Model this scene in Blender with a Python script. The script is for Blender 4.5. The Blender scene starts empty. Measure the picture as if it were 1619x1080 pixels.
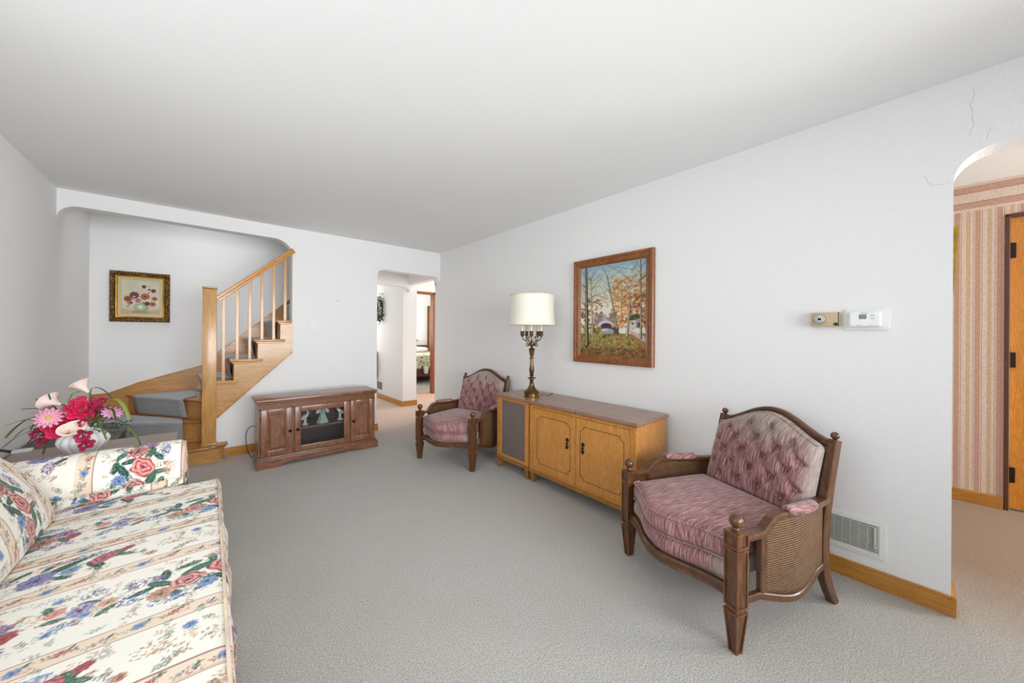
import bpy, bmesh, math, random
import numpy as np
from mathutils import Vector, Matrix
from mathutils.geometry import tessellate_polygon
random.seed(7)
rng = np.random.default_rng(11)
S = bpy.context.scene
COL = S.collection
PI = math.pi

# ------------------------------------------------------------------ camera
YAW, ROLL, CAMH = 0.709989833, 0.00625044766, 1.26938953
cam = bpy.data.cameras.new('camera')
cam.sensor_fit = 'HORIZONTAL'; cam.sensor_width = 36.0
cam.lens = 556.238031 / 1619 * 36
cam.shift_y = -(540 - 527.526174) / 1619
cam.clip_start = 0.02; cam.clip_end = 100
co = bpy.data.objects.new('camera', cam); COL.objects.link(co)
_F = Vector((math.sin(YAW), math.cos(YAW), 0)); _R = Vector((math.cos(YAW), -math.sin(YAW), 0)); _U = Vector((0, 0, 1))
_c, _s = math.cos(ROLL), math.sin(ROLL)
_X = _c * _R + _s * _U; _Y = _c * _U - _s * _R; _Z = -_F
co.matrix_world = Matrix(((_X.x, _Y.x, _Z.x, 0), (_X.y, _Y.y, _Z.y, 0), (_X.z, _Y.z, _Z.z, CAMH), (0, 0, 0, 1)))
S.camera = co

# ------------------------------------------------------------------ light
S.view_settings.view_transform = 'Standard'; S.view_settings.look = 'None'
S.view_settings.gamma = 1.0; S.view_settings.use_curve_mapping = False
S.view_settings.exposure = 0.0
w = bpy.data.worlds.new('sky'); S.world = w; w.use_nodes = True
w.node_tree.nodes['Background'].inputs[0].default_value = (0.86, 0.94, 1.0, 1)
w.node_tree.nodes['Background'].inputs[1].default_value = 1.0
def area(name, loc, direction, sx, sy, power, color=(1, 1, 1), spread=180):
    l = bpy.data.lights.new(name, 'AREA'); l.shape = 'RECTANGLE'; l.size = sx; l.size_y = sy
    l.energy = power; l.color = color; l.spread = math.radians(spread)
    o = bpy.data.objects.new(name, l); COL.objects.link(o); o.location = loc
    o.rotation_euler = Vector(direction).to_track_quat('-Z', 'Y').to_euler()
    return o
# daylight through the left window, the front picture window and the windows of the side rooms, plus added fill lamps
area('daylight_left_window', (-1.02, 0.75, 1.50), (1, 0.42, 0.26), 2.2, 1.2, 18, (0.96, 0.985, 1.0))
area('daylight_front_window', (0.8, -1.74, 1.40), (-0.05, 1, 0.0), 2.6, 1.5, 45, (0.96, 0.985, 1.0), 88)
area('daylight_dining_room', (4.1, -2.4, 1.15), (-0.8, 1, -0.12), 1.2, 1.0, 105, (0.98, 0.97, 0.95))
area('fill_dining_side', (3.4, -2.42, 1.4), (0.25, 1, 0.0), 0.9, 1.3, 5, (1.0, 0.95, 0.88))  # added fill lamp that brightens the dining room wallpaper
area('daylight_hall', (5.9, 5.6, 1.5), (-1, 0, 0.1), 1.2, 1.3, 65, (1.0, 0.92, 0.85))
area('daylight_kitchen', (2.0, 8.2, 1.5), (0, -1, 0.1), 0.8, 1.2, 18, (1.0, 0.96, 0.92))
area('daylight_bedroom', (3.05, 9.2, 1.6), (1, -0.2, 0.1), 1.3, 1.2, 60, (1.0, 0.98, 0.95))
area('upstairs_fill', (0.0, 5.2, 3.5), (-0.05, 0, -1), 1.4, 0.6, 9, (0.98, 0.99, 1.0), 80)  # added fill lamp, out of view, that brightens the stair alcove

# ------------------------------------------------------------------ materials
def lin(c):
    c = np.asarray(c, float) / 255.0
    return np.where(c <= 0.04045, c / 12.92, ((c + 0.055) / 1.055) ** 2.4)
def rgba(c):
    a = lin(c); return (float(a[0]), float(a[1]), float(a[2]), 1.0)
def mat(name):
    m = bpy.data.materials.new(name); m.use_nodes = True
    nt = m.node_tree; return m, nt, nt.nodes['Principled BSDF']
def N(nt, t, **k):
    n = nt.nodes.new(t)
    for a, b in k.items(): setattr(n, a, b)
    return n
def coords(nt, scale=(1, 1, 1), rot=(0, 0, 0)):
    tc = N(nt, 'ShaderNodeTexCoord'); mp = N(nt, 'ShaderNodeMapping')
    mp.inputs['Scale'].default_value = scale; mp.inputs['Rotation'].default_value = rot
    nt.links.new(tc.outputs['Object'], mp.inputs['Vector']); return mp.outputs['Vector']
def noise(nt, vec, scale, detail=3, rough=0.5, dist=0.0):
    n = N(nt, 'ShaderNodeTexNoise'); nt.links.new(vec, n.inputs['Vector'])
    n.inputs['Scale'].default_value = scale; n.inputs['Detail'].default_value = detail
    n.inputs['Roughness'].default_value = rough; n.inputs['Distortion'].default_value = dist
    return n.outputs['Fac']
def ramp(nt, fac, stops):
    r = N(nt, 'ShaderNodeValToRGB'); nt.links.new(fac, r.inputs['Fac'])
    e = r.color_ramp.elements
    while len(e) < len(stops): e.new(0.5)
    for i, (p, c) in enumerate(stops):
        e[i].position = p; e[i].color = rgba(c) if len(c) == 3 else c
    return r.outputs['Color']
def mixc(nt, fac, a, b, mode='MIX'):
    n = N(nt, 'ShaderNodeMix', data_type='RGBA', blend_type=mode)
    for s, v in ((n.inputs[0], fac), (n.inputs[6], a), (n.inputs[7], b)):
        if isinstance(v, (int, float)): s.default_value = v
        elif isinstance(v, tuple): s.default_value = v if len(v) == 4 else rgba(v)
        else: nt.links.new(v, s)
    return n.outputs[2]
def mth(nt, op, a, b=0.0, c=None):
    n = N(nt, 'ShaderNodeMath', operation=op)
    for i, v in enumerate((a, b) if c is None else (a, b, c)):
        if isinstance(v, (int, float)): n.inputs[i].default_value = v
        else: nt.links.new(v, n.inputs[i])
    return n.outputs[0]
def bump(nt, p, h, strength=0.2, dist=0.01):
    b = N(nt, 'ShaderNodeBump'); b.inputs['Strength'].default_value = strength; b.inputs['Distance'].default_value = dist
    nt.links.new(h, b.inputs['Height']); nt.links.new(b.outputs['Normal'], p.inputs['Normal'])
def plain(name, c, rough=0.5, metal=0.0, spec=0.5, var=0.0, bmp=0.0, bscale=200, coat=0.0):
    m, nt, p = mat(name)
    v = coords(nt)
    f = noise(nt, v, 6 if var else bscale, 3)
    d = max(var, 0.02)
    a = tuple(max(0, x * (1 - d)) for x in c); b = tuple(min(255, x * (1 + d)) for x in c)
    nt.links.new(ramp(nt, f, [(0.3, a), (0.7, b)]), p.inputs['Base Color'])
    p.inputs['Roughness'].default_value = rough; p.inputs['Metallic'].default_value = metal
    p.inputs['Specular IOR Level'].default_value = spec
    if coat: p.inputs['Coat Weight'].default_value = coat; p.inputs['Coat Roughness'].default_value = 0.15
    if bmp: bump(nt, p, noise(nt, v, bscale, 2), bmp, 0.004)
    return m
def wood(name, dark, light, stretch=(1, 1, 12), rough=0.35, scale=5.0, dist=1.2, fine=0.35, coat=0.0):
    """grain runs along the axis with the SMALL stretch value"""
    m, nt, p = mat(name)
    v = coords(nt, stretch)
    f = noise(nt, v, scale, 5, 0.6, dist)
    mid = tuple((a + b) / 2 for a, b in zip(dark, light))
    c = ramp(nt, f, [(0.30, dark), (0.5, mid), (0.68, light)])
    v2 = coords(nt, tuple(s * 9 for s in stretch))
    g = noise(nt, v2, scale * 2.2, 2, 0.5)
    g2 = ramp(nt, g, [(0.35, (150, 150, 150)), (0.65, (255, 255, 255))])
    c = mixc(nt, fine, c, g2, 'MULTIPLY')
    nt.links.new(c, p.inputs['Base Color']); p.inputs['Roughness'].default_value = rough
    if coat: p.inputs['Coat Weight'].default_value = coat; p.inputs['Coat Roughness'].default_value = 0.12
    bump(nt, p, g, 0.05, 0.002)
    return m
def painted(name, spec=0.3, rough=0.8, sheen=0.0, bmp=0.0, bscale=600):
    """surface whose own pattern is stored per vertex"""
    m, nt, p = mat(name)
    a = N(nt, 'ShaderNodeVertexColor'); a.layer_name = 'Col'
    nt.links.new(a.outputs['Color'], p.inputs['Base Color'])
    p.inputs['Roughness'].default_value = rough; p.inputs['Specular IOR Level'].default_value = spec
    p.inputs['Sheen Weight'].default_value = sheen
    if bmp: bump(nt, p, noise(nt, coords(nt), bscale, 2), bmp, 0.002)
    return m
M = {}
M['wall'] = plain('wall_paint', (240, 240, 240), 0.75, spec=0.2)
M['ceiling'] = plain('ceiling_paint', (243, 244, 244), 0.9, spec=0.1)
M['white'] = plain('white_paint', (236, 236, 232), 0.45)
M['white_plastic'] = plain('white_plastic', (240, 241, 243), 0.35)
M['porcelain'] = plain('white_porcelain', (238, 238, 240), 0.16, coat=0.6)
M['black'] = plain('black_plastic', (22, 22, 24), 0.45)
M['dark'] = plain('dark_recess', (28, 24, 24), 0.8)
M['brass'] = plain('antique_brass', (158, 132, 80), 0.28, metal=1.0, var=0.22)
M['brass_dark'] = plain('darkened_brass', (112, 90, 62), 0.36, metal=1.0, var=0.3)
M['bronze'] = plain('dark_bronze', (58, 42, 34), 0.38, metal=0.8)
M['knob'] = plain('knob_metal', (42, 34, 36), 0.25, metal=0.8)
M['steel'] = plain('steel', (190, 190, 188), 0.3, metal=0.9)
M['honey'] = wood('honey_maple', (196, 140, 72), (224, 172, 104), (9, 9, 1.2), 0.3, coat=0.3)
M['honey_x'] = wood('honey_maple_lengthwise', (188, 132, 66), (220, 168, 100), (1.0, 8, 9), 0.3, coat=0.3)
M['honey_red'] = wood('stair_tread_wood', (158, 94, 42), (192, 126, 66), (1.2, 8, 9), 0.25, coat=0.4)
M['rail'] = wood('handrail_wood', (196, 130, 46), (222, 158, 68), (1.2, 9, 9), 0.25, coat=0.4)
M['base'] = wood('baseboard_wood', (186, 122, 42), (216, 156, 72), (1.2, 1.2, 14), 0.35, coat=0.2)
M['walnut'] = wood('walnut', (66, 40, 22), (126, 80, 45), (9, 9, 2), 0.32, coat=0.25)
M['walnut_x'] = wood('walnut_rail', (64, 38, 21), (122, 78, 43), (2, 9, 9), 0.32, coat=0.25)
M['walnut_edge'] = wood('worn_walnut', (84, 50, 26), (146, 94, 52), (9, 9, 2), 0.3, coat=0.25)
M['cherry'] = wood('cherry_stain', (108, 70, 52), (156, 106, 78), (2.2, 7, 5), 0.32, coat=0.3)
M['cherry_v'] = wood('cherry_stain_upright', (110, 70, 50), (158, 106, 76), (6, 7, 1.6), 0.32, coat=0.3)
M['fruit'] = wood('fruitwood', (200, 130, 54), (228, 164, 88), (7, 7, 1.3), 0.38, dist=2.4, coat=0.1)
M['fruit_trim'] = wood('fruitwood_trim', (146, 98, 44), (184, 132, 70), (3, 3, 3), 0.4)
M['lid'] = wood('laminate_top', (140, 108, 92), (172, 140, 122), (8, 1.0, 8), 0.28, fine=0.2)
M['laminate'] = wood('pale_laminate', (156, 138, 126), (176, 158, 146), (1, 8, 8), 0.35, fine=0.2)
M['door'] = wood('orange_door_veneer', (214, 132, 34), (236, 164, 62), (6, 6, 0.9), 0.3, dist=3.5, coat=0.3)
M['frame_wood'] = wood('picture_frame_wood', (122, 70, 30), (160, 98, 48), (3, 3, 3), 0.32, coat=0.3)
M['inlay'] = plain('inlay_line', (52, 36, 20), 0.5)
M['cream'] = plain('cream_shade', (240, 236, 220), 0.8)
M['candle'] = plain('candle_sleeve', (236, 230, 212), 0.5)
M['tan'] = plain('tan_plastic', (196, 176, 138), 0.4)
M['lcd'] = plain('lcd', (104, 122, 104), 0.2)
M['grey'] = plain('grey_vent_paint', (214, 216, 208), 0.5)
M['gold_cloth'] = plain('gold_cloth', (176, 150, 40), 0.5, var=0.2)
M['linen'] = plain('linen_mat', (206, 190, 150), 0.8)
M['gold'] = plain('gilt', (208, 160, 70), 0.28, metal=0.9, var=0.15)
M['bedding'] = plain('white_bedding', (238, 238, 236), 0.8)
M['bedwood'] = plain('dark_bed_wood', (92, 52, 26), 0.4)
M['terra'] = plain('brown_board', (120, 100, 92), 0.6)

def carved():
    m, nt, p = mat('carved_gilt')
    f = noise(nt, coords(nt), 75, 4, 0.7, 0.8)
    nt.links.new(ramp(nt, f, [(0.40, (38, 24, 12)), (0.52, (92, 62, 26)), (0.62, (190, 150, 76))]), p.inputs['Base Color'])
    p.inputs['Metallic'].default_value = 0.5; p.inputs['Roughness'].default_value = 0.35
    bump(nt, p, f, 0.9, 0.01); return m
M['carved'] = carved()
def carpet(name, a, b, worn):
    m, nt, p = mat(name)
    v = coords(nt)
    f = noise(nt, v, 160, 2, 0.7); g = noise(nt, v, 2.2, 4, 0.6, 0.6)
    c = ramp(nt, f, [(0.32, a), (0.68, b)])
    gm = ramp(nt, g, [(0.42, (0, 0, 0)), (0.70, (120, 120, 120))])
    c = mixc(nt, gm, c, worn)
    if name == 'grey_carpet':   # warm light of the dining room and the hall painted into the colour
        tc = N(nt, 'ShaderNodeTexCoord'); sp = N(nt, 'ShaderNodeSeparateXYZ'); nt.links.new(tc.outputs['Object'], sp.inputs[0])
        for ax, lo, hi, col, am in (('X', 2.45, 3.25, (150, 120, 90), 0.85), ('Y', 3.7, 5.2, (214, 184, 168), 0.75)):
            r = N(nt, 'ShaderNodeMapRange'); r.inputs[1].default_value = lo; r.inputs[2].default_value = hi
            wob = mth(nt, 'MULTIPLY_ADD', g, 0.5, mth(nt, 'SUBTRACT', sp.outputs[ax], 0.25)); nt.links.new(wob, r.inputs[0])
            warm_tint = mixc(nt, 0.5, col, c, 'MIX') if False else ramp(nt, f, [(0.32, tuple(q * .86 for q in col)), (0.68, tuple(min(255, q * 1.12) for q in col))])
            c = mixc(nt, mth(nt, 'MULTIPLY', r.outputs[0], am), c, warm_tint)
    nt.links.new(c, p.inputs['Base Color']); p.inputs['Roughness'].default_value = 1.0
    p.inputs['Specular IOR Level'].default_value = 0.05; p.inputs['Sheen Weight'].default_value = 0.15
    bump(nt, p, f, 0.55, 0.012); return m
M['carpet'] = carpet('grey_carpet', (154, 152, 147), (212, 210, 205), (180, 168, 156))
M['runner'] = carpet('stair_carpet', (136, 137, 140), (188, 189, 192), (156, 150, 144))
M['bed_carpet'] = carpet('bedroom_carpet', (150, 148, 140), (186, 184, 176), (160, 156, 148))
def velvet(name, stretch, top=None, side=None):
    m, nt, p = mat(name)
    f = noise(nt, coords(nt, stretch), 34, 3, 0.65, 0.06)
    c = ramp(nt, f, [(0.36, (112, 72, 76)), (0.5, (150, 107, 108)), (0.64, (198, 158, 154))])
    tc = N(nt, 'ShaderNodeTexCoord'); sp = N(nt, 'ShaderNodeSeparateXYZ'); nt.links.new(tc.outputs['Object'], sp.inputs[0])
    grey = ramp(nt, f, [(0.34, (130, 118, 110)), (0.66, (186, 176, 166))])
    if top:   # greyer nap towards the top edge
        big = noise(nt, coords(nt), 9, 2)
        h = mth(nt, 'MULTIPLY_ADD', big, 0.12, sp.outputs['Z'])
        r = N(nt, 'ShaderNodeMapRange'); r.inputs[1].default_value = top[0]; r.inputs[2].default_value = top[1]
        nt.links.new(h, r.inputs[0]); fac = mth(nt, 'MULTIPLY', r.outputs[0], 0.85); c = mixc(nt, fac, c, grey)
    if side:  # pale light reflections on the nap, painted in near both ends
        ax = mth(nt, 'ABSOLUTE', sp.outputs['X'])
        r = N(nt, 'ShaderNodeMapRange'); r.inputs[1].default_value = side[0]; r.inputs[2].default_value = side[1]
        nt.links.new(ax, r.inputs[0]); fac = mth(nt, 'MULTIPLY', r.outputs[0], 0.75); c = mixc(nt, fac, c, (190, 186, 180))
    nt.links.new(c, p.inputs['Base Color']); p.inputs['Roughness'].default_value = 0.85
    p.inputs['Sheen Weight'].default_value = 0.35; p.inputs['Sheen Roughness'].default_value = 0.4
    p.inputs['Specular IOR Level'].default_value = 0.15
    bump(nt, p, f, 0.25, 0.004); return m
M['velvet_back'] = velvet('mauve_velvet_back', (9, 0.5, 0.45), (0.72, 0.88), (0.22, 0.29))
M['velvet_seat'] = velvet('mauve_velvet_seat', (9, 0.45, 0.5))
M['velvet_deck'] = velvet('mauve_velvet_deck', (9, 0.5, 0.5), None, (0.20, 0.30))
def cane():
    m, nt, p = mat('woven_cane')
    tc = N(nt, 'ShaderNodeTexCoord'); sp = N(nt, 'ShaderNodeSeparateXYZ'); nt.links.new(tc.outputs['Object'], sp.inputs[0])
    k = 2 * PI / 0.0095
    a = mth(nt, 'SINE', mth(nt, 'MULTIPLY', sp.outputs['Y'], k)); b = mth(nt, 'SINE', mth(nt, 'MULTIPLY', sp.outputs['Z'], k))
    h = mth(nt, 'MAXIMUM', a, b)
    n = noise(nt, coords(nt), 30, 2)
    h2 = mth(nt, 'MULTIPLY_ADD', n, 0.6, mth(nt, 'SUBTRACT', h, 0.3))
    nt.links.new(ramp(nt, h2, [(0.05, (30, 18, 10)), (0.45, (92, 60, 34)), (1.0, (146, 106, 66))]), p.inputs['Base Color'])
    p.inputs['Roughness'].default_value = 0.5; bump(nt, p, h, 0.6, 0.003); return m
M['cane'] = cane()
def grille():
    m, nt, p = mat('speaker_cloth')
    tc = N(nt, 'ShaderNodeTexCoord'); sp = N(nt, 'ShaderNodeSeparateXYZ'); nt.links.new(tc.outputs['Object'], sp.inputs[0])
    k = 2 * PI / 0.044
    y = mth(nt, 'MULTIPLY', sp.outputs['Y'], k * 1.15); z = mth(nt, 'MULTIPLY', sp.outputs['Z'], k)
    a = mth(nt, 'ABSOLUTE', mth(nt, 'SINE', mth(nt, 'ADD', y, z))); b = mth(nt, 'ABSOLUTE', mth(nt, 'SINE', mth(nt, 'SUBTRACT', y, z)))
    h = mth(nt, 'MINIMUM', a, b)
    nt.links.new(ramp(nt, h, [(0.05, (176, 158, 146)), (0.30, (120, 104, 102)), (0.7, (78, 64, 66))]), p.inputs['Base Color'])
    p.inputs['Roughness'].default_value = 0.8; return m
M['grille'] = grille()
def wallpaper():
    m, nt, p = mat('striped_wallpaper')
    tc = N(nt, 'ShaderNodeTexCoord'); sp = N(nt, 'ShaderNodeSeparateXYZ'); nt.links.new(tc.outputs['Object'], sp.inputs[0])
    def stripes(axis, period, off, table):
        t = mth(nt, 'FRACT', mth(nt, 'ADD', mth(nt, 'DIVIDE', axis, period), off))
        r = N(nt, 'ShaderNodeValToRGB'); r.color_ramp.interpolation = 'CONSTANT'; nt.links.new(t, r.inputs['Fac'])
        e = r.color_ramp.elements
        while len(e) < len(table): e.new(0.5)
        for i, (q, c) in enumerate(table): e[i].position = q; e[i].color = rgba(c)
        return r.outputs['Color']
    light = (240, 220, 204); line = (184, 152, 142); red = (212, 172, 150); tan = (222, 196, 162)
    v = stripes(sp.outputs['Y'], 0.098, 0.10, [(0, light), (.05, line), (.08, light), (.13, red), (.40, light), (.45, line), (.48, light), (.62, tan), (.82, light)])
    hh = stripes(sp.outputs['Z'], 0.21, -0.62, [(0, light), (.10, red), (.30, line), (.33, light), (.66, line), (.69, red), (.90, light)])
    g = N(nt, 'ShaderNodeMath', operation='GREATER_THAN'); nt.links.new(sp.outputs['Z'], g.inputs[0]); g.inputs[1].default_value = 2.23
    c = mixc(nt, g.outputs[0], v, hh)
    f = noise(nt, coords(nt), 120, 3, 0.7)
    c = mixc(nt, 0.25, c, ramp(nt, f, [(0.40, (170, 130, 120)), (0.54, (255, 255, 255))]), 'MULTIPLY')
    nt.links.new(c, p.inputs['Base Color']); p.inputs['Roughness'].default_value = 0.7; return m
M['wallpaper'] = wallpaper()
def glass(name='clear_glass'):
    m, nt, p = mat(name)
    v = coords(nt); f = noise(nt, v, 3, 1)
    nt.links.new(ramp(nt, f, [(0, (252, 253, 253)), (1, (255, 255, 255))]), p.inputs['Base Color'])
    p.inputs['Transmission Weight'].default_value = 1.0; p.inputs['Roughness'].default_value = 0.01; p.inputs['IOR'].default_value = 1.45
    return m
M['glass'] = glass()
def quilt():
    m, nt, p = mat('leaf_print_quilt')
    f = noise(nt, coords(nt), 9, 4, 0.7, 1.0)
    nt.links.new(ramp(nt, f, [(0.40, (120, 88, 48)), (0.48, (206, 200, 160)), (0.56, (232, 230, 214)), (0.64, (130, 146, 126))]), p.inputs['Base Color'])
    p.inputs['Roughness'].default_value = 0.9; return m
M['quilt'] = quilt()
M['petal_pale'] = plain('pale_pink_petal', (246, 224, 214), 0.6, var=0.04)
M['petal_pink'] = plain('light_pink_petal', (236, 164, 186), 0.6, var=0.1)
M['petal_lilac'] = plain('lilac_pink_petal', (216, 150, 196), 0.6, var=0.1)
M['petal_hot'] = plain('hot_pink_petal', (206, 30, 84), 0.6, var=0.2)
M['petal_wine'] = plain('wine_petal', (168, 24, 74), 0.6, var=0.3)
M['flower_eye'] = plain('yellow_flower_eye', (196, 176, 90), 0.7, var=0.15)
M['leaf'] = plain('green_leaf', (74, 100, 52), 0.5, var=0.25)
M['leaf_dark'] = plain('dark_green_leaf', (48, 66, 44), 0.5, var=0.2)
M['leaf_lime'] = plain('lime_leaf', (126, 146, 70), 0.5, var=0.15)
M['jade'] = plain('pale_green_glaze', (168, 200, 184), 0.25, coat=0.4)
FAB = painted('floral_stripe_cotton', 0.15, 0.9, 0.15, 0.15, 500)
CANVAS = painted('painted_canvas', 0.4, 0.45)

# ------------------------------------------------------------------ mesh helpers
def xf(p, mtx):
    return mtx @ Vector(p) if mtx else Vector(p)
class MB:
    def __init__(self): self.bm = bmesh.new()
    def box(self, c, s, bevel=0.0, rz=0.0, seg=2):
        b = bmesh.new(); bmesh.ops.create_cube(b, size=1.0)
        for v in b.verts: v.co = Vector((v.co.x * s[0], v.co.y * s[1], v.co.z * s[2]))
        if bevel:
            bmesh.ops.bevel(b, geom=list(b.edges), offset=min(bevel, min(s) * 0.45), segments=seg, affect='EDGES', profile=0.6)
        mt = Matrix.Translation(c) @ Matrix.Rotation(rz, 4, 'Z')
        self.join(b, mt); return self
    def bb(self, x0, x1, y0, y1, z0, z1, bevel=0.0):
        return self.box(((x0 + x1) / 2, (y0 + y1) / 2, (z0 + z1) / 2), (abs(x1 - x0), abs(y1 - y0), abs(z1 - z0)), bevel)
    def join(self, b, mt=None):
        if mt is not None: bmesh.ops.transform(b, matrix=mt, verts=b.verts)
        me = bpy.data.meshes.new('tmp'); b.to_mesh(me); b.free(); self.bm.from_mesh(me); bpy.data.meshes.remove(me)
    def lathe(self, prof, n=32, c=(0, 0, 0), lobes=0, amp=0.0, mt=None, cap=True):
        b = bmesh.new(); rings = []
        for r, z in prof:
            ring = []
            for i in range(n):
                a = 2 * PI * i / n; rr = r * (1 + amp * abs(math.cos(lobes * a / 2)) - amp) if lobes else r
                ring.append(b.verts.new((c[0] + rr * math.cos(a), c[1] + rr * math.sin(a), c[2] + z)))
            rings.append(ring)
        for k in range(len(rings) - 1):
            for i in range(n):
                j = (i + 1) % n
                b.faces.new((rings[k][i], rings[k][j], rings[k + 1][j], rings[k + 1][i]))
        if cap:
            b.faces.new(list(reversed(rings[0]))); b.faces.new(rings[-1])
        self.join(b, mt); return self
    def tube(self, pts, r, n=8, r1=None):
        pts = [Vector(p) for p in pts]; b = bmesh.new(); rings = []; up = None
        for i, p in enumerate(pts):
            t = (pts[min(i + 1, len(pts) - 1)] - pts[max(i - 1, 0)]).normalized()
            if up is None: up = Vector((0, 0, 1)) if abs(t.z) < 0.9 else Vector((1, 0, 0))
            a = t.cross(up)
            if a.length < 1e-5: a = t.cross(Vector((0, 1, 0)))
            a.normalize(); q = a.cross(t).normalized(); up = q
            rr = r if r1 is None else r + (r1 - r) * i / (len(pts) - 1)
            rings.append([b.verts.new(p + rr * (math.cos(2 * PI * k / n) * a + math.sin(2 * PI * k / n) * q)) for k in range(n)])
        for k in range(len(rings) - 1):
            for i in range(n):
                j = (i + 1) % n; b.faces.new((rings[k][i], rings[k][j], rings[k + 1][j], rings[k + 1][i]))
        b.faces.new(list(reversed(rings[0]))); b.faces.new(rings[-1])
        self.join(b); return self
    def sweep(self, pts, side, w, h, bevel=0.004):
        """rectangular bar along pts; w along 'side', h across"""
        pts = [Vector(p) for p in pts]; side = Vector(side).normalized(); b = bmesh.new(); rings = []
        for i, p in enumerate(pts):
            t = (pts[min(i + 1, len(pts) - 1)] - pts[max(i - 1, 0)]).normalized()
            sd = (side - t * side.dot(t)).normalized(); q = sd.cross(t).normalized()
            ww = w[i] if isinstance(w, (list, tuple)) else w; hh = h[i] if isinstance(h, (list, tuple)) else h
            k = bevel; A, B = ww / 2, hh / 2
            sec = [(A, B - k), (A - k, B), (-A + k, B), (-A, B - k), (-A, -B + k), (-A + k, -B), (A - k, -B), (A, -B + k)]
            rings.append([b.verts.new(p + sd * x + q * y) for x, y in sec])
        for k in range(len(rings) - 1):
            for i in range(8):
                j = (i + 1) % 8; b.faces.new((rings[k][i], rings[k][j], rings[k + 1][j], rings[k + 1][i]))
        b.faces.new(list(reversed(rings[0]))); b.faces.new(rings[-1])
        self.join(b); return self
    def prism(self, poly, f0, f1):
        """poly: 2-D points; f0/f1 map a 2-D point to 3-D on either side"""
        q = []
        for p in poly:
            if not q or math.hypot(p[0] - q[-1][0], p[1] - q[-1][1]) > 1e-5: q.append(p)
        if math.hypot(q[0][0] - q[-1][0], q[0][1] - q[-1][1]) < 1e-5: q.pop()
        poly = q; n = len(poly)
        b = bmesh.new(); A = [b.verts.new(f0(*p)) for p in poly]; B = [b.verts.new(f1(*p)) for p in poly]
        for t in tessellate_polygon([[Vector((p[0], p[1], 0)) for p in poly]]):
            b.faces.new([A[i] for i in t]); b.faces.new([B[i] for i in reversed(t)])
        for i in range(n):
            j = (i + 1) % n; b.faces.new((A[j], A[i], B[i], B[j]))
        self.join(b); return self
    def grid(self, nu, nv, fn, closed_u=False):
        b = bmesh.new(); vs = [[b.verts.new(fn(i / nu, j / nv)) for j in range(nv + 1)] for i in range(nu if closed_u else nu + 1)]
        m = len(vs)
        for i in range(nu):
            for j in range(nv):
                b.faces.new((vs[i][j], vs[(i + 1) % m][j], vs[(i + 1) % m][j + 1], vs[i][j + 1]))
        self.join(b); return self
    def soft(self, c, s, r, seg=(12, 12, 6), fn=None, rz=0):
        """cushion: rounded box with optional deform in its own -1..1 coordinates"""
        b = bmesh.new(); h = [x / 2 for x in s]
        def face(a1, a2, a0, sg, n1, n2):
            g = []
            for i in range(n1 + 1):
                row = []
                for j in range(n2 + 1):
                    p = [0, 0, 0]; p[a1] = -h[a1] + s[a1] * i / n1; p[a2] = -h[a2] + s[a2] * j / n2; p[a0] = sg * h[a0]
                    row.append(p)
                g.append(row)
            vs = [[None] * (n2 + 1) for _ in range(n1 + 1)]
            for i in range(n1 + 1):
                for j in range(n2 + 1):
                    p = g[i][j]; rr = [min(r, hh) for hh in h]
                    q = [max(-(h[k] - rr[k]), min(h[k] - rr[k], p[k])) for k in range(3)]
                    d = Vector([(p[k] - q[k]) / rr[k] for k in range(3)])
                    if d.length > 1e-9: d.normalize()
                    p2 = [q[k] + d[k] * rr[k] for k in range(3)]
                    if fn:
                        p2 = fn(p2, [p2[k] / h[k] for k in range(3)])
                    vs[i][j] = b.verts.new(p2)
            for i in range(n1):
                for j in range(n2):
                    f = (vs[i][j], vs[i + 1][j], vs[i + 1][j + 1], vs[i][j + 1])
                    b.faces.new(f if sg > 0 else tuple(reversed(f)))
        face(0, 1, 2, 1, seg[0], seg[1]); face(0, 1, 2, -1, seg[0], seg[1])
        face(1, 2, 0, 1, seg[1], seg[2]); face(1, 2, 0, -1, seg[1], seg[2])
        face(2, 0, 1, 1, seg[2], seg[0]); face(2, 0, 1, -1, seg[2], seg[0])
        bmesh.ops.remove_doubles(b, verts=b.verts, dist=1e-5)
        bmesh.ops.recalc_face_normals(b, faces=b.faces)
        self.join(b, Matrix.Translation(c) @ Matrix.Rotation(rz, 4, 'Z')); return self
    def build(self, name, m, parent=None, smooth=False, recalc=True, m2=None):
        if recalc: bmesh.ops.recalc_face_normals(self.bm, faces=self.bm.faces)
        me = bpy.data.meshes.new(name); self.bm.to_mesh(me); self.bm.free()
        me.materials.append(m)
        if m2: me.materials.append(m2)
        if smooth:
            for p in me.polygons: p.use_smooth = True
            if smooth == 'auto':
                me.set_sharp_from_angle(angle=math.radians(38))
        o = bpy.data.objects.new(name, me); COL.objects.link(o)
        if parent: o.parent = parent
        return o
def thing(name, label, cat, loc=(0, 0, 0), rz=0.0, group=None):
    o = bpy.data.objects.new(name, None); COL.objects.link(o); o.location = loc; o.rotation_euler = (0, 0, rz)
    o.empty_display_size = 0.05
    o['label'] = label; o['category'] = cat
    if group: o['group'] = group
    return o
def tag(o, label, cat, group=None, kind=None):
    o['label'] = label; o['category'] = cat
    if group: o['group'] = group
    if kind: o['kind'] = kind
    return o
def struct(o): o['kind'] = 'structure'; return o
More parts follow.
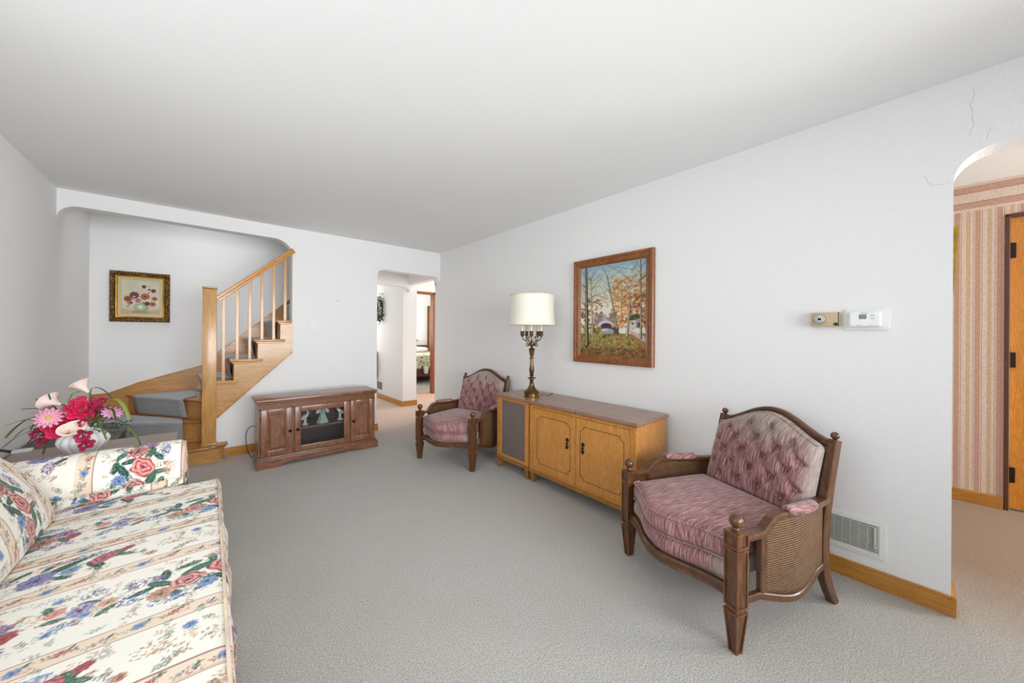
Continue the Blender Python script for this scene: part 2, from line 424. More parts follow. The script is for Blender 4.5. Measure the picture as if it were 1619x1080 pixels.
def color_mesh(name, V, F, C, m, parent=None, smooth=True):
    me = bpy.data.meshes.new(name)
    V = np.asarray(V, np.float32); F = np.asarray(F, np.int32)
    me.vertices.add(len(V)); me.vertices.foreach_set('co', V.ravel())
    me.loops.add(F.size); me.loops.foreach_set('vertex_index', F.ravel())
    me.polygons.add(len(F)); me.polygons.foreach_set('loop_start', np.arange(0, F.size, 4, dtype=np.int32))
    me.polygons.foreach_set('loop_total', np.full(len(F), 4, np.int32))
    me.update(calc_edges=True)
    at = me.color_attributes.new('Col', 'FLOAT_COLOR', 'POINT')
    c4 = np.ones((len(V), 4), np.float32); c4[:, :3] = C
    at.data.foreach_set('color', c4.ravel())
    me.materials.append(m); me.validate()
    if smooth: me.polygons.foreach_set('use_smooth', np.ones(len(me.polygons), bool))
    o = bpy.data.objects.new(name, me); COL.objects.link(o)
    if parent: o.parent = parent
    return o

# ------------------------------------------------------------------ room shell
XL, XR, YB, CZ = -0.9536, 2.5658, 4.6138, 2.44
YF = -1.80
def arc(cx, cz, r, a0, a1, n=10, rz=None):
    rz = rz or r
    return [(cx + r * math.cos(a0 + (a1 - a0) * i / n), cz + rz * math.sin(a0 + (a1 - a0) * i / n)) for i in range(n + 1)]
def slab_y(poly, y0, y1, name, m=None):
    return struct(MB().prism(poly, lambda a, b: (a, y0, b), lambda a, b: (a, y1, b)).build(name, m or M['wall']))
def slab_x(poly, x0, x1, name, m=None):
    return struct(MB().prism(poly, lambda a, b: (x0, a, b), lambda a, b: (x1, a, b)).build(name, m or M['wall']))
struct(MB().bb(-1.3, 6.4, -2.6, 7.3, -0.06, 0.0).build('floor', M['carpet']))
struct(MB().bb(2.9, 6.4, 7.3, 10.3, -0.06, 0.0).build('floor_bedroom', M['bed_carpet']))
struct(MB().bb(-1.3, XR + 0.02, YF - 0.2, YB + 0.06, CZ, CZ + 0.06).build('ceiling', M['ceiling']))
struct(MB().bb(XR + 0.02, 6.4, -2.6, YB + 0.06, CZ, CZ + 0.06).build('ceiling_dining_room', M['ceiling']))
struct(MB().bb(1.50, 6.4, YB + 0.06, 10.3, CZ, CZ + 0.06).build('ceiling_hall', M['ceiling']))
# back wall with the wide stair opening and the hall opening
A0 = 0.703; HL = 1.651
pb = [(XL, CZ), (XR, CZ), (XR, 2.0)] + arc(2.47, 1.99, 0.095, 0, PI / 2, 8, 0.10)[1:] + [(1.76, 2.105)] \
    + arc(1.746, 2.005, 0.095, PI / 2, PI, 8, 0.10) + [(HL, 0.0), (A0, 0.0), (A0, 2.13)] \
    + arc(0.535, 2.13, 0.168, 0, PI / 2, 10, 0.168) + [(-0.83, 2.312)] + arc(-0.83, 2.20, 0.124, PI / 2, PI * 0.99, 10, 0.112)
slab_y(pb, YB, YB + 0.125, 'wall_back')
slab_y([(0.02, 0), (A0 + 0.002, 0), (A0 + 0.002, 1.20), (0.02, 0.50)], YB + 0.006, YB + 0.06, 'wall_understair')
# right wall with the dining room opening
pr_ = [(4.76, CZ), (YF, CZ), (YF, 0), (-1.55, 0), (-1.55, 1.98)] + arc(-1.43, 1.985, 0.12, PI, PI / 2, 8) + [(-0.225, 2.105)] \
    + arc(-0.225, 1.973, 0.132, PI / 2, 0, 10) + [(-0.093, 0), (4.76, 0)]
wr = slab_x(pr_, XR, XR + 0.145, 'wall_right')
# left wall: window near the sofa, continuing into the stair alcove
WY0, WY1, WZ0, WZ1 = -0.45, 1.95, 0.86, 2.12
mb = MB(); mb.bb(XL - 0.12, XL, YF, WY0, 0, CZ); mb.bb(XL - 0.12, XL, WY1, 5.79, 0, CZ)
mb.bb(XL - 0.12, XL, WY0, WY1, 0, WZ0); mb.bb(XL - 0.12, XL, WY0, WY1, WZ1, CZ)
mb.bb(XL - 0.12, XL, YB + 0.1, 5.79, CZ, 3.7)
struct(mb.build('wall_left', M['wall']))
# front wall behind the camera with its picture window
FX0, FX1, FZ0, FZ1 = -0.45, 2.25, 0.62, 2.15
mb = MB(); mb.bb(XL - 0.12, FX0, YF - 0.12, YF, 0, CZ); mb.bb(FX1, XR + 0.145, YF - 0.12, YF, 0, CZ)
mb.bb(FX0, FX1, YF - 0.12, YF, 0, FZ0); mb.bb(FX0, FX1, YF - 0.12, YF, FZ1, CZ)
struct(mb.build('wall_front', M['wall']))
def window(name, horizontal, a0, a1, z0, z1, at):
    mb = MB(); t = 0.05
    def bar(p0, p1, q0, q1):
        if horizontal: mb.bb(p0, p1, at - 0.05, at, q0, q1)
        else: mb.bb(at - 0.05, at, p0, p1, q0, q1)
    bar(a0, a1, z0, z0 + t); bar(a0, a1, z1 - t, z1); bar(a0, a0 + t, z0 + t, z1 - t); bar(a1 - t, a1, z0 + t, z1 - t)
    mid = (a0 + a1) / 2; bar(mid - t / 2, mid + t / 2, z0 + t, z1 - t)
    o = struct(mb.build(name, M['white']))
    return o
window('window_1', False, WY0, WY1, WZ0, WZ1, XL - 0.005)
window('window_2', True, FX0, FX1, FZ0, FZ1, YF - 0.005)
# stair alcove and stairwell
AY = 5.66
struct(MB().bb(XL - 0.12, 1.50, AY, AY + 0.13, 0, 3.7).build('wall_alcove_back', M['wall']))
mb = MB(); mb.bb(XL, 1.50, YB + 0.125, YB + 0.2, 2.44, 3.7); mb.bb(0.71, 1.50, YB + 0.125, YB + 0.2, 1.3, 2.44)
struct(mb.build('wall_stairwell', M['wall']))
struct(MB().bb(XL - 0.12, 1.6, YB + 0.1, AY + 0.13, 3.7, 3.76).build('ceiling_stairwell', M['ceiling']))
struct(MB().bb(1.40, 1.50, YB + 0.2, AY, 0, 3.7).build('wall_stairwell_end', M['wall']))
# hall beyond the back wall
struct(MB().bb(1.502, 1.60, YB + 0.125, 8.4, 0, CZ).build('wall_hall_left', M['wall']))
struct(MB().bb(1.6, 2.53, 8.3, 8.4, 0, CZ).build('wall_hall_back', M['wall']))
struct(MB().bb(2.53, 2.78, 5.825, 8.4, 0, CZ).build('wall_hall_middle', M['wall']))
# lintels with curved corners meeting over the corner of the middle wall
pl = [(1.6, CZ), (2.60, CZ), (2.60, 1.97)] + arc(2.44, 1.96, 0.15, 0, PI / 2, 8, 0.10)[1:] + [(1.6, 2.06)]
slab_y(pl, 5.70, 5.83, 'wall_hall_lintel_back')
pl = [(4.739, CZ), (5.83, CZ), (5.83, 1.97)] + arc(5.66, 1.97, 0.17, 0, PI / 2, 8, 0.12)[1:] + [(4.95, 2.09)] + arc(4.88, 1.99, 0.10, PI / 2, PI, 8)[:-1] + [(4.76, 1.97), (4.739, 1.97)]
slab_x(pl, XR, XR + 0.10, 'wall_hall_lintel_right')
DX0, DX1, DY, DZ = 2.80, 3.60, 6.69, 2.12
mb = MB(); mb.bb(DX1, 6.3, DY, DY + 0.12, 0, CZ); mb.bb(2.78, DX1, DY, DY + 0.12, DZ, CZ)
struct(mb.build('wall_bedroom', M['wall']))
mb = MB(); mb.bb(6.2, 6.3, YB, 10.2, 0, CZ); mb.bb(2.9, 6.3, 10.1, 10.2, 0, CZ)
mb.bb(2.71, 6.3, YB - 0.2, YB - 0.1, 0, CZ); mb.bb(2.78, 2.9, 8.3, 10.2, 0, CZ)
struct(mb.build('wall_bedroom_far', M['wall']))
# dining room
struct(MB().bb(4.43, 4.52, -0.42, 1.6, 0, CZ).build('wall_dining', M['wallpaper']))
mb = MB(); mb.bb(4.43, 4.52, -1.32, -0.42, 2.16, CZ); mb.bb(4.43, 4.52, -2.6, -1.32, 0, CZ)
struct(mb.build('wall_dining_over_door', M['wallpaper']))
mb = MB(); mb.bb(2.71, 4.52, 1.6, 1.7, 0, CZ); mb.bb(2.71, 4.52, -2.6, -2.5, 0, CZ); mb.bb(2.62, 2.72, -2.6, YF - 0.1, 0, CZ)
struct(mb.build('wall_dining_ends', M['wall']))
# baseboards
def baseb(name, pts, h=0.088, t=0.016):
    mb = MB()
    for (x0, y0, x1, y1) in pts:
        mb.bb(x0, x1, y0, y1, 0.0, h - 0.014, 0.002); 
        dx = abs(x1 - x0) < 0.05
        if dx: mb.bb((x0 + x1) / 2 - 0.005 if x0 < 0 else x0 + 0.005, x1 if x0 > 0 else (x0 + x1) / 2 + 0.003, y0, y1, h - 0.016, h, 0.003)
        else: mb.bb(x0, x1, y0 + 0.005, y1, h - 0.016, h, 0.003)
    return struct(mb.build(name, M['base']))
baseb('baseboard_right', [(XR - 0.016, -0.108, XR, 4.6)])
mb = MB(); mb.bb(XR - 0.014, XR + 0.16, -0.109, -0.093, 0, 0.088, 0.003); struct(mb.build('baseboard_right_return', M['base']))
baseb('baseboard_back', [(0.12, YB - 0.016, HL + 0.016, YB + 0.004)])
mb = MB(); mb.bb(HL, HL + 0.016, YB - 0.014, YB + 0.14, 0, 0.088, 0.003); struct(mb.build('baseboard_back_return', M['base']))
mb = MB(); mb.bb(XL, XL + 0.016, YF, 4.45, 0, 0.088, 0.003); struct(mb.build('baseboard_left', M['base']))
mb = MB(); mb.bb(2.512, 2.53, 5.81, 8.3, 0, 0.09, 0.003); mb.bb(2.512, 2.79, 5.807, 5.825, 0, 0.09, 0.003)
struct(mb.build('baseboard_hall', M['base']))
mb = MB(); mb.bb(4.412, 4.43, -0.395, 1.6, 0, 0.09, 0.003); struct(mb.build('baseboard_dining', M['base']))
# hairline cracks in the plaster of the right wall
def crack(pts, name='plaster_crack'):
    mb = MB(); mb.tube([(XR - 0.0002, y, z) for y, z in pts], 0.0008, 5)
    o = mb.build(name, plain_crack); o.parent = wr; return o
plain_crack = plain('crack_line', (205, 204, 201), 0.9)
crack([(-0.146, 2.37), (-0.150, 2.34), (-0.138, 2.30), (-0.146, 2.265), (-0.144, 2.235), (-0.150, 2.21), (-0.140, 2.19), (-0.137, 2.165)])
crack([(-0.195, 2.175), (-0.186, 2.155), (-0.182, 2.13)])
crack([(0.00, 2.03), (-0.012, 2.02), (-0.018, 1.99), (-0.035, 1.975), (-0.06, 1.972), (-0.085, 1.975)])

# ------------------------------------------------------------------ doors of the other rooms
def framed_door():
    d = struct(MB().bb(4.455, 4.495, -1.30, -0.425, 0.015, 2.14, 0.003).build('door_1', M['door']))
    mb = MB(); mb.bb(4.415, 4.50, -0.418, -0.398, 0, 2.16, 0.003); mb.bb(4.415, 4.50, -1.34, -0.398, 2.145, 2.165, 0.003); mb.bb(4.415, 4.50, -1.34, -1.32, 0, 2.16, 0.003)
    struct(mb.build('trim_1', M['bedwood']))
    for z in (1.90, 0.26, 1.1):
        h = MB().bb(4.44, 4.456, -0.448, -0.418, z - 0.055, z + 0.055, 0.002).lathe([(0.006, -0.058), (0.006, 0.058)], 10, (4.44, -0.421, z)).build('hinge', M['bronze']); h.parent = d
framed_door()
mb = MB(); mb.bb(DX1 - 0.045, DX1, DY - 0.018, DY + 0.12, 0, DZ, 0.003); mb.bb(DX0, DX1, DY - 0.018, DY + 0.12, DZ - 0.045, DZ, 0.003)
mb.bb(DX0 - 0.01, DX0 + 0.04, DY - 0.018, DY + 0.12, 0, DZ, 0.003)
struct(mb.build('trim_2', wood('red_door_casing', (132, 66, 26), (164, 92, 42), (6, 6, 1.2), 0.35)))
d = struct(MB().bb(5.20, 6.0, 10.04, 10.09, 0.01, 2.08, 0.003).build('door_2', M['door']))
h = MB().bb(5.17, 5.20, 10.03, 10.09, 0, 2.1).bb(5.17, 6.03, 10.03, 10.09, 2.08, 2.11).build('door_casing', M['bedwood']); h.parent = d
h = MB().soft((5.28, 10.01, 0.98), (0.06, 0.06, 0.06), 0.03, (6, 6, 6)).build('door_knob', M['bronze'], smooth=True); h.parent = d

# ------------------------------------------------------------------ staircase
st = thing('staircase', 'honey maple winder staircase with square newel and grey carpet runner in the alcove', 'staircase', (0, 0, 0))
R = 0.2075
def tread_poly(poly, z, name='tread', m='honey_red', t=0.026):
    mb = MB(); mb.prism(poly, lambda a, b: (a, b, z - t), lambda a, b: (a, b, z)); o = mb.build(name, M[m], st)
    md = o.modifiers.new('b', 'BEVEL'); md.width = 0.009; md.segments = 3; md.limit_method = 'ANGLE'; return o
nx, ny = 0.0, 4.655
z1, z2, z3, z4 = 0.155, 0.370, 0.575, 0.775
# step 1 with rounded bullnose end
e = [(0.02 + 0.125 * math.sin(a), 4.575 - 0.105 * math.cos(a)) for a in [PI * 0.5 * i / 8 for i in range(9)]]
tread_poly([(XL, 4.462)] + [(0.0, 4.462)] + e + [(0.145, YB), (0.145, YB), (0.05, 5.30), (XL, 5.30)][1:], z1)
e2 = [(0.02 + 0.095 * math.sin(a), 4.575 - 0.078 * math.cos(a)) for a in [PI * 0.5 * i / 8 for i in range(9)]]
MB().prism([(XL, 4.497), (0.0, 4.497)] + e2 + [(0.115, YB), (XL, YB)], lambda a, b: (a, b, 0), lambda a, b: (a, b, z1 - 0.026)).build('riser', M['honey_x'], st, smooth='auto')
mb = MB(); pts = [(XL + .01, 4.488, z1 - 0.034), (0.0, 4.488, z1 - 0.034)] + [(0.02 + 0.104 * math.sin(a), 4.575 - 0.087 * math.cos(a), z1 - 0.034) for a in [PI * 0.5 * i / 8 for i in range(9)]]
mb.tube(pts, 0.008, 8); mb.build('cove_moulding', M['honey_x'], st, smooth=True)
# winder noses: from the newel out to the walls
n2a, n2b = (-0.045, 4.715), (XL, 5.235)
n3a, n3b = (-0.045, 4.735), (-0.705, AY)
n4a, n4b = (-0.030, 4.75), (-0.085, AY)
tread_poly([n2a, (0.05, 4.715), (0.05, 4.86), (-0.10, AY), (XL, AY), n2b], z2)
tread_poly([n3a, (0.05, 4.735), (0.05, AY), n3b], z3)
tread_poly([(n4a[0], 4.60), (0.22, 4.60), (0.22, AY), n4b, n4a], z4)
def riser(a, b, z0, z1_, off):
    a = Vector((a[0], a[1], 0)); b = Vector((b[0], b[1], 0)); d = (b - a).normalized(); nrm = Vector((d.y, -d.x, 0)) * off
    a2, b2 = a + nrm, b + nrm; th = nrm.normalized() * 0.02
    MB().prism([(0, z0), (1, z0), (1, z1_), (0, z1_)], lambda u, v: tuple(a2 + (b2 - a2) * u + Vector((0, 0, v))), lambda u, v: tuple(a2 + (b2 - a2) * u + th + Vector((0, 0, v)))).build('riser', M['honey_x'], st)
riser(n2a, n2b, z1, z2 - 0.026, 0.03) if False else None
def rs(a, b, z0, zt):
    a = Vector(a); b = Vector(b); d = (b - a).normalized(); n_ = Vector((-d.y, d.x))
    if n_.dot(Vector((1, 1))) < 0: n_ = -n_
    p = [a + n_ * 0.03, b + n_ * 0.03, b + n_ * 0.05, a + n_ * 0.05]
    p = [(min(max(q.x, XL + 0.001), 0.2), min(q.y, AY - 0.001)) for q in p]
    MB().prism(p, lambda u, v: (u, v, z0), lambda u, v: (u, v, zt - 0.026)).build('riser', M['honey_x'], st)
rs(n2a, n2b, z1, z2); rs(n3a, n3b, z2, z3); rs(n4a, n4b, z3, z4)
steps = [(0.19, 0.985), (0.39, 1.192), (0.59, 1.400), (0.79, 1.607), (0.99, 1.815), (1.19, 2.022)]
for i, (rx, tz) in enumerate(steps):
    pz = tz - R; y0 = 4.575 if rx < 0.7 else YB + 0.202
    MB().bb(rx, rx + 0.016, y0 + 0.03 if rx < 0.7 else y0, AY, pz, tz - 0.026).build('riser', M['honey_x'], st)
    mb = MB(); x1_ = rx + 0.245 if rx < 0.5 else (0.70 if rx < 0.7 else rx + 0.245)
    if rx < 0.7: mb.bb(rx - 0.032, x1_, y0, YB + 0.004, tz - 0.026, tz, 0.008); mb.bb(rx - 0.032, rx + 0.245, YB + (0.0 if rx < 0.5 else 0.003), AY, tz - 0.026, tz, 0.008)
    else: mb.bb(rx - 0.032, x1_, y0, AY, tz - 0.026, tz, 0.008)
    mb.build('tread', M['honey_red'] if rx > 0.7 else M['honey_x'], st, smooth='auto')
    if rx < 0.7:
        MB().bb(rx - 0.018, x1_ - 0.02, 4.586, 4.606, tz - 0.042, tz - 0.024, 0.005).build('cove_moulding', M['rail'], st)
MB().bb(0.05, 0.215, 4.586, 4.606, z4 - 0.042, z4 - 0.024, 0.005).build('cove_moulding', M['rail'], st)
MB().bb(0.05, 0.225, 4.575, 4.62, z4 - 0.026, z4 - 0.0005, 0.006).build('tread_return', M['honey_x'], st)
# open stringer on the room side
sp_ = [(0.052, 0.395), (0.702, 1.045), (0.702, 1.374), (0.59, 1.374), (0.59, 1.166), (0.39, 1.166), (0.39, 0.959), (0.19, 0.959), (0.19, 0.749), (0.052, 0.749)]
MB().prism(sp_, lambda a, b: (a, 4.598, b), lambda a, b: (a, YB + 0.012, b)).build('stringer', M['honey_x'], st)
MB().sweep([(0.052, 4.598, 0.400), (0.702, 4.598, 1.050)], (0, 1, 0), 0.016, 0.012, 0.003).build('stringer_bead', M['rail'], st)
# skirting board that climbs the alcove walls
top = [(XL, 0.60), (-0.82, 0.603), (-0.72, 0.645), (-0.60, 0.70), (-0.064, 0.865), (0.06, 1.00), (0.855, 1.735), (1.39, 2.235)]
mb = MB(); mb.prism(top + [(1.39, 1.9), (0.8, 1.30), (0.1, 0.70), (XL, 0.15)], lambda a, b: (a, AY - 0.018, b), lambda a, b: (a, AY + 0.002, b))
for a, b in zip(top[:-1], top[1:]):
    mb.sweep([(a[0], AY - 0.014, a[1]), (b[0], AY - 0.014, b[1])], (0, 1, 0), 0.022, 0.012, 0.003)
mb.build('skirting_board', M['honey_x'], st)
top = [(4.45, 0.22), (4.75, 0.34), (5.15, 0.52), (AY, 0.60)]
MB().prism(top + [(AY, 0.1), (4.45, 0.0)], lambda a, b: (XL - 0.002, a, b), lambda a, b: (XL + 0.018, a, b)).build('skirting_board', M['honey_x'], st)
# newel, rail, balusters
mb = MB(); mb.bb(-0.054, 0.054, 4.545, 4.655, z1, 1.69, 0.004); mb.box((0, 4.60, 1.703), (0.114, 0.116, 0.016), 0.005)
mb.bb(-0.060, 0.060, 4.538, 4.66, z1, z1 + 0.014, 0.004)
mb.build('newel_post', M['honey'], st, smooth='auto')
ra, rb = Vector((0.054, 4.60, 1.606)), Vector((0.704, 4.60, 2.195))
mb = MB(); mb.sweep([ra, rb], (0, 1, 0), 0.052, 0.034, 0.006)
dn = Vector((0.68, 0, -0.733)); mb.sweep([ra + dn * 0.026, rb + dn * 0.026], (0, 1, 0), 0.034, 0.024, 0.003)
mb.build('handrail', M['rail'], st, smooth='auto')
for x, tz in ((0.107, z4), (0.216, .985), (0.320, .985), (0.424, 1.192), (0.528, 1.192), (0.632, 1.400)):
    zt = 1.606 - 0.035 + (x - 0.054) * (2.195 - 1.606) / 0.65
    MB().bb(x - 0.013, x + 0.013, 4.587, 4.613, tz - 0.002, zt, 0.002).build('baluster', M['honey'], st)
# carpet runner: flat on the treads and falling over each nose
def lerp(a, b, t): return (a[0] + (b[0] - a[0]) * t, a[1] + (b[1] - a[1]) * t)
def run_step(a, b, back_a, back_b, zt, zb, t=0.012, nose=0.012):
    """a,b nose ends; back points; falls from zt to zb"""
    a, b, c, d = Vector(a), Vector(b), Vector(back_a), Vector(back_b)
    out = ((a - c).normalized() + (b - d).normalized()).normalized()
    prof = [(0, 0.006, None), (1, 0, 0)]
    def P(u, v):
        e0 = a + (b - a) * u; e1 = c + (d - c) * u
        if v < 0.5:
            k = v / 0.5; p = e1 + (e0 - e1) * k; return (p.x, p.y, zt + t)
        if v < 0.65:
            k = (v - 0.5) / 0.15; ang = k * PI * 0.75; r = 0.026
            p = e0 + out * (r * math.sin(ang)); return (p.x, p.y, zt + t - r + r * math.cos(ang))
        k = (v - 0.65) / 0.35; r = 0.026; p = e0 + out * (r * math.sin(PI * .75) * (1 - k) - 0.012 * k)
        z0_ = zt + t - r + r * math.cos(PI * .75)
        return (p.x, p.y, z0_ + (zb + 0.012 - z0_) * k)
    mb = MB(); mb.grid(10, 40, P)
    o = mb.build('carpet_runner', M['runner'], st, smooth=True)
    md = o.modifiers.new('s', 'SOLIDIFY'); md.thickness = 0.012; md.offset = -1
    return o
run_step((-0.215, 4.462), (XL + 0.05, 4.462), (-0.215, 4.75), (XL + 0.05, 5.10), z1, 0.0)
run_step(lerp(n2a, n2b, 0.17), lerp(n2a, n2b, 0.97), (-0.215, 4.93), (-0.75, 5.62), z2, z1)
run_step(lerp(n3a, n3b, 0.22), lerp(n3a, n3b, 0.86), (-0.10, 5.05), (-0.14, 5.60), z3, z2)
run_step(lerp(n4a, n4b, 0.16), lerp(n4a, n4b, 0.86), (0.20, 4.86), (0.20, 5.55), z4, z3)
for i, (rx, tz) in enumerate(steps[:5]):
    run_step((rx - 0.032, 4.86), (rx - 0.032, 5.50), (rx + 0.20, 4.86), (rx + 0.20, 5.50), tz, tz - R)

# ------------------------------------------------------------------ pattern painter
def srgb_img(h, w_, c):
    im = np.zeros((h, w_, 3)); im[:] = c; return im
class Painter:
    """paints in metres on a tile, wraps round if asked"""
    def __init__(self, W, H, res, bg, wrap=True):
        self.W, self.H, self.res, self.wrap = W, H, res, wrap
        self.nx, self.ny = int(round(W / res)), int(round(H / res))
        self.im = np.zeros((self.ny, self.nx, 3)); self.im[:] = bg
        self.X, self.Y = np.meshgrid((np.arange(self.nx) + .5) * res, (np.arange(self.ny) + .5) * res)
    def d(self, cx, cy):
        dx, dy = self.X - cx, self.Y - cy
        if self.wrap:
            dx = (dx + self.W / 2) % self.W - self.W / 2; dy = (dy + self.H / 2) % self.H - self.H / 2
        return dx, dy
    def put(self, mask, col, a=1.0):
        mask = np.clip(mask, 0, 1)[..., None] * a
        self.im = self.im * (1 - mask) + np.asarray(col, float) * mask
    def ell(self, cx, cy, rx, ry, ang, col, a=1.0, soft=0.15):
        dx, dy = self.d(cx, cy); c, s = math.cos(ang), math.sin(ang)
        u, v = dx * c + dy * s, -dx * s + dy * c
        q = np.sqrt((u / rx) ** 2 + (v / ry) ** 2); self.put((1 - q) / soft, col, a)
    def rect(self, x0, x1, y0, y1, col, a=1.0):
        m = (self.X >= x0) & (self.X < x1) & (self.Y >= y0) & (self.Y < y1); self.put(m.astype(float), col, a)
    def line(self, x0, y0, x1, y1, w0, w1, col, a=1.0):
        L = math.hypot(x1 - x0, y1 - y0) + 1e-9; ux, uy = (x1 - x0) / L, (y1 - y0) / L
        dx, dy = self.d(x0, y0); t = np.clip((dx * ux + dy * uy) / L, 0, 1)
        ex, ey = dx - t * L * ux, dy - t * L * uy
        wd = w0 + (w1 - w0) * t; self.put((wd - np.hypot(ex, ey)) / self.res + .5, col, a)
    def flower(self, cx, cy, r, n, c0, c1, cc, ang=0.0, depth=0.3):
        dx, dy = self.d(cx, cy); q = np.hypot(dx, dy); th = np.arctan2(dy, dx) + ang
        pet = np.abs(np.cos(n * th / 2)); R_ = r * (1 - depth + depth * pet)
        m = (R_ - q) / (self.res * 1.5)
        k = np.clip(q / r, 0, 1)[..., None]; sh = (0.5 + 0.5 * np.cos(n * th))[..., None]
        col = np.asarray(c0) * (1 - k) + np.asarray(c1) * k; col = col * (0.72 + 0.28 * sh)
        mk = np.clip(m, 0, 1)[..., None]; self.im = self.im * (1 - mk) + col * mk
        self.ell(cx, cy, r * .22, r * .22, 0, cc)
    def rose(self, cx, cy, r, c_dark, c_light):
        self.flower(cx, cy, r, 5, c_dark, c_light, c_dark, random.random() * 6, .18)
        for k in range(10):
            a = random.random() * 6.28; q = r * (.2 + .65 * random.random()); u, v = cx + q * math.cos(a), cy + q * math.sin(a)
            self.ell(u, v, r * .30, r * .10, a + PI / 2, c_light if k % 2 else c_dark, .85)
        self.ell(cx, cy, r * .22, r * .16, .5, c_dark)
    def leaf(self, cx, cy, L, ang, col, vein):
        self.ell(cx, cy, L, L * .38, ang, col, 1, .12)
        c, s = math.cos(ang), math.sin(ang); self.line(cx - c * L * .9, cy - s * L * .9, cx + c * L * .9, cy + s * L * .9, .0009, .0005, vein)
        for k in (-.5, -.1, .3):
            for sg in (-1, 1):
                self.line(cx + c * L * k, cy + s * L * k, cx + c * L * (k + .3) - s * sg * L * .25, cy + s * L * (k + .3) + c * sg * L * .25, .0006, .0004, vein, .7)
    def spray(self, cx, cy, rx, ry, n, cols, r=0.003):
        for _ in range(n):
            a = random.random() * 6.28; q = math.sqrt(random.random()); self.ell(cx + rx * q * math.cos(a), cy + ry * q * math.sin(a), r * (.7 + .6 * random.random()), r * .6, random.random() * 3, random.choice(cols), .9, .4)
    def twig(self, cx, cy, L, ang, col):
        x1, y1 = cx + L * math.cos(ang), cy + L * math.sin(ang); self.line(cx, cy, x1, y1, .0007, .0005, col)
        for k in range(5):
            t = .2 + .18 * k; sg = 1 if k % 2 else -1; a = ang + sg * .9
            self.ell(cx + L * t * math.cos(ang) + .006 * math.cos(a), cy + L * t * math.sin(ang) + .006 * math.sin(a), .006, .0025, a, col, .9, .3)
    def linear(self):
        return lin(np.clip(self.im, 0, 255))
def fabric_tile():
    """x runs along the stripes, y across them; two bands to a repeat"""
    T = Painter(0.62, 0.615, 0.0013, (240, 236, 225))
    green, gd, gl, sage = (58, 102, 84), (38, 74, 66), (140, 172, 152), (150, 168, 146)
    wine, rose_, pink = (122, 48, 64), (178, 98, 98), (222, 170, 158)
    blue, navy, sky = (92, 118, 166), (62, 74, 122), (152, 174, 202)
    lilac, purple = (146, 124, 162), (98, 76, 122); brown, tan = (128, 106, 80), (196, 164, 132)
    R0 = random.Random(21)
    def big_rose(x, y, r, ang, light, dark):
        dx, dy = T.d(x, y); c, s_ = math.cos(ang), math.sin(ang); u, v = dx * c + dy * s_, (-dx * s_ + dy * c) * 1.25
        q = np.hypot(u, v) / r; th = np.arctan2(v, u); edge = 0.92 + 0.05 * np.cos(5 * th + 1) + 0.04 * np.sin(8 * th)
        m = np.clip((edge - q) * r / .0015, 0, 1)
        pat = np.sin(q * 17 + 2.3 * np.sin(2 * th + ang) + 1.3 * np.sin(5 * th + 2 * ang)); k = np.clip(pat * 1.1 - .05 + (q > .88) * .8, 0, 1)[..., None]
        col = np.asarray(light) * (1 - k) + np.asarray(dark) * k; mk = m[..., None]; T.im = T.im * (1 - mk) + col * mk
        T.ell(x, y, r * .2, r * .13, ang, dark, .9)
    def streaky(x, y, r, n, a0, light, dark, eye):
        dx, dy = T.d(x, y); q = np.hypot(dx, dy) / r; th = np.arctan2(dy, dx) + a0
        edge = 0.70 + 0.30 * np.abs(np.cos(n * th / 2)) ** .7; m = np.clip((edge - q) * r / .0015, 0, 1)
        k = np.clip(0.5 + 0.6 * np.sin(n * 4 * th) + 0.5 * (0.4 - q) + 0.5 * (np.abs(np.cos(n * th / 2)) < .25), 0, 1)[..., None]
        col = np.asarray(light) * (1 - k) + np.asarray(dark) * k; mk = m[..., None]; T.im = T.im * (1 - mk) + col * mk
        T.ell(x, y, r * .2, r * .2, 0, eye)
    def curl(x, y, r, ang):
        T.leaf(x, y, r, ang, green if R0.random() < .6 else gd, gl)
    for b0 in (0.0, 0.250):
        T.rect(0, 1, b0, b0 + 0.062, (234, 214, 192))
        for y in (b0 + 0.002, b0 + 0.060):
            T.rect(0, 1, y - .0020, y + .0020, (160, 122, 116)); 
        for y in (b0 + .0068, b0 + .0552): T.rect(0, 1, y - .0008, y + .0008, (200, 174, 150))
        for i in range(9):
            x = 0.034 + i * 0.0689 + (0.03 if b0 else 0); y = b0 + 0.031 + 0.008 * math.sin(i * 2.1)
            for s_ in (-1, 1): T.twig(x, y, .028, (0.3 if s_ > 0 else PI + .3) + random.uniform(-.4, .4), brown if i % 2 else sage)
            T.spray(x + .018, y - .008, .014, .010, 8, [tan, brown, rose_], .0032)
            if i % 3 == 0: streaky(x, y, .017, 8, .2, sky, blue, navy)
            elif i % 3 == 1: big_rose(x, y, .015, .5, pink, wine)
            else: T.spray(x, y, .018, .012, 16, [purple, lilac, rose_], .004)
            T.ell(x + .017, y + .012, .009, .0035, .8, green)
    def scatter(x0, x1, y0, y1, n):
        for _ in range(n):
            x, y = R0.uniform(x0, x1), R0.uniform(y0, y1); T.twig(x, y, R0.uniform(.022, .038), R0.uniform(0, 6.28), R0.choice([sage, brown, tan, (120, 140, 124), (176, 186, 190), (216, 176, 160)]))
    scatter(0, .62, .325, .605, 90); scatter(0, .62, .07, .245, 60)
    for _ in range(26):
        T.spray(R0.uniform(0, .62), R0.choice([R0.uniform(.33, .60), R0.uniform(.075, .24)]), .022, .014, 12, R0.choice([[sage, gl, (170, 186, 190)], [tan, brown, sage], [(200, 190, 206), lilac, sky], [pink, (226, 190, 176), tan]]), .0042)
    # wide garland
    cy = 0.462
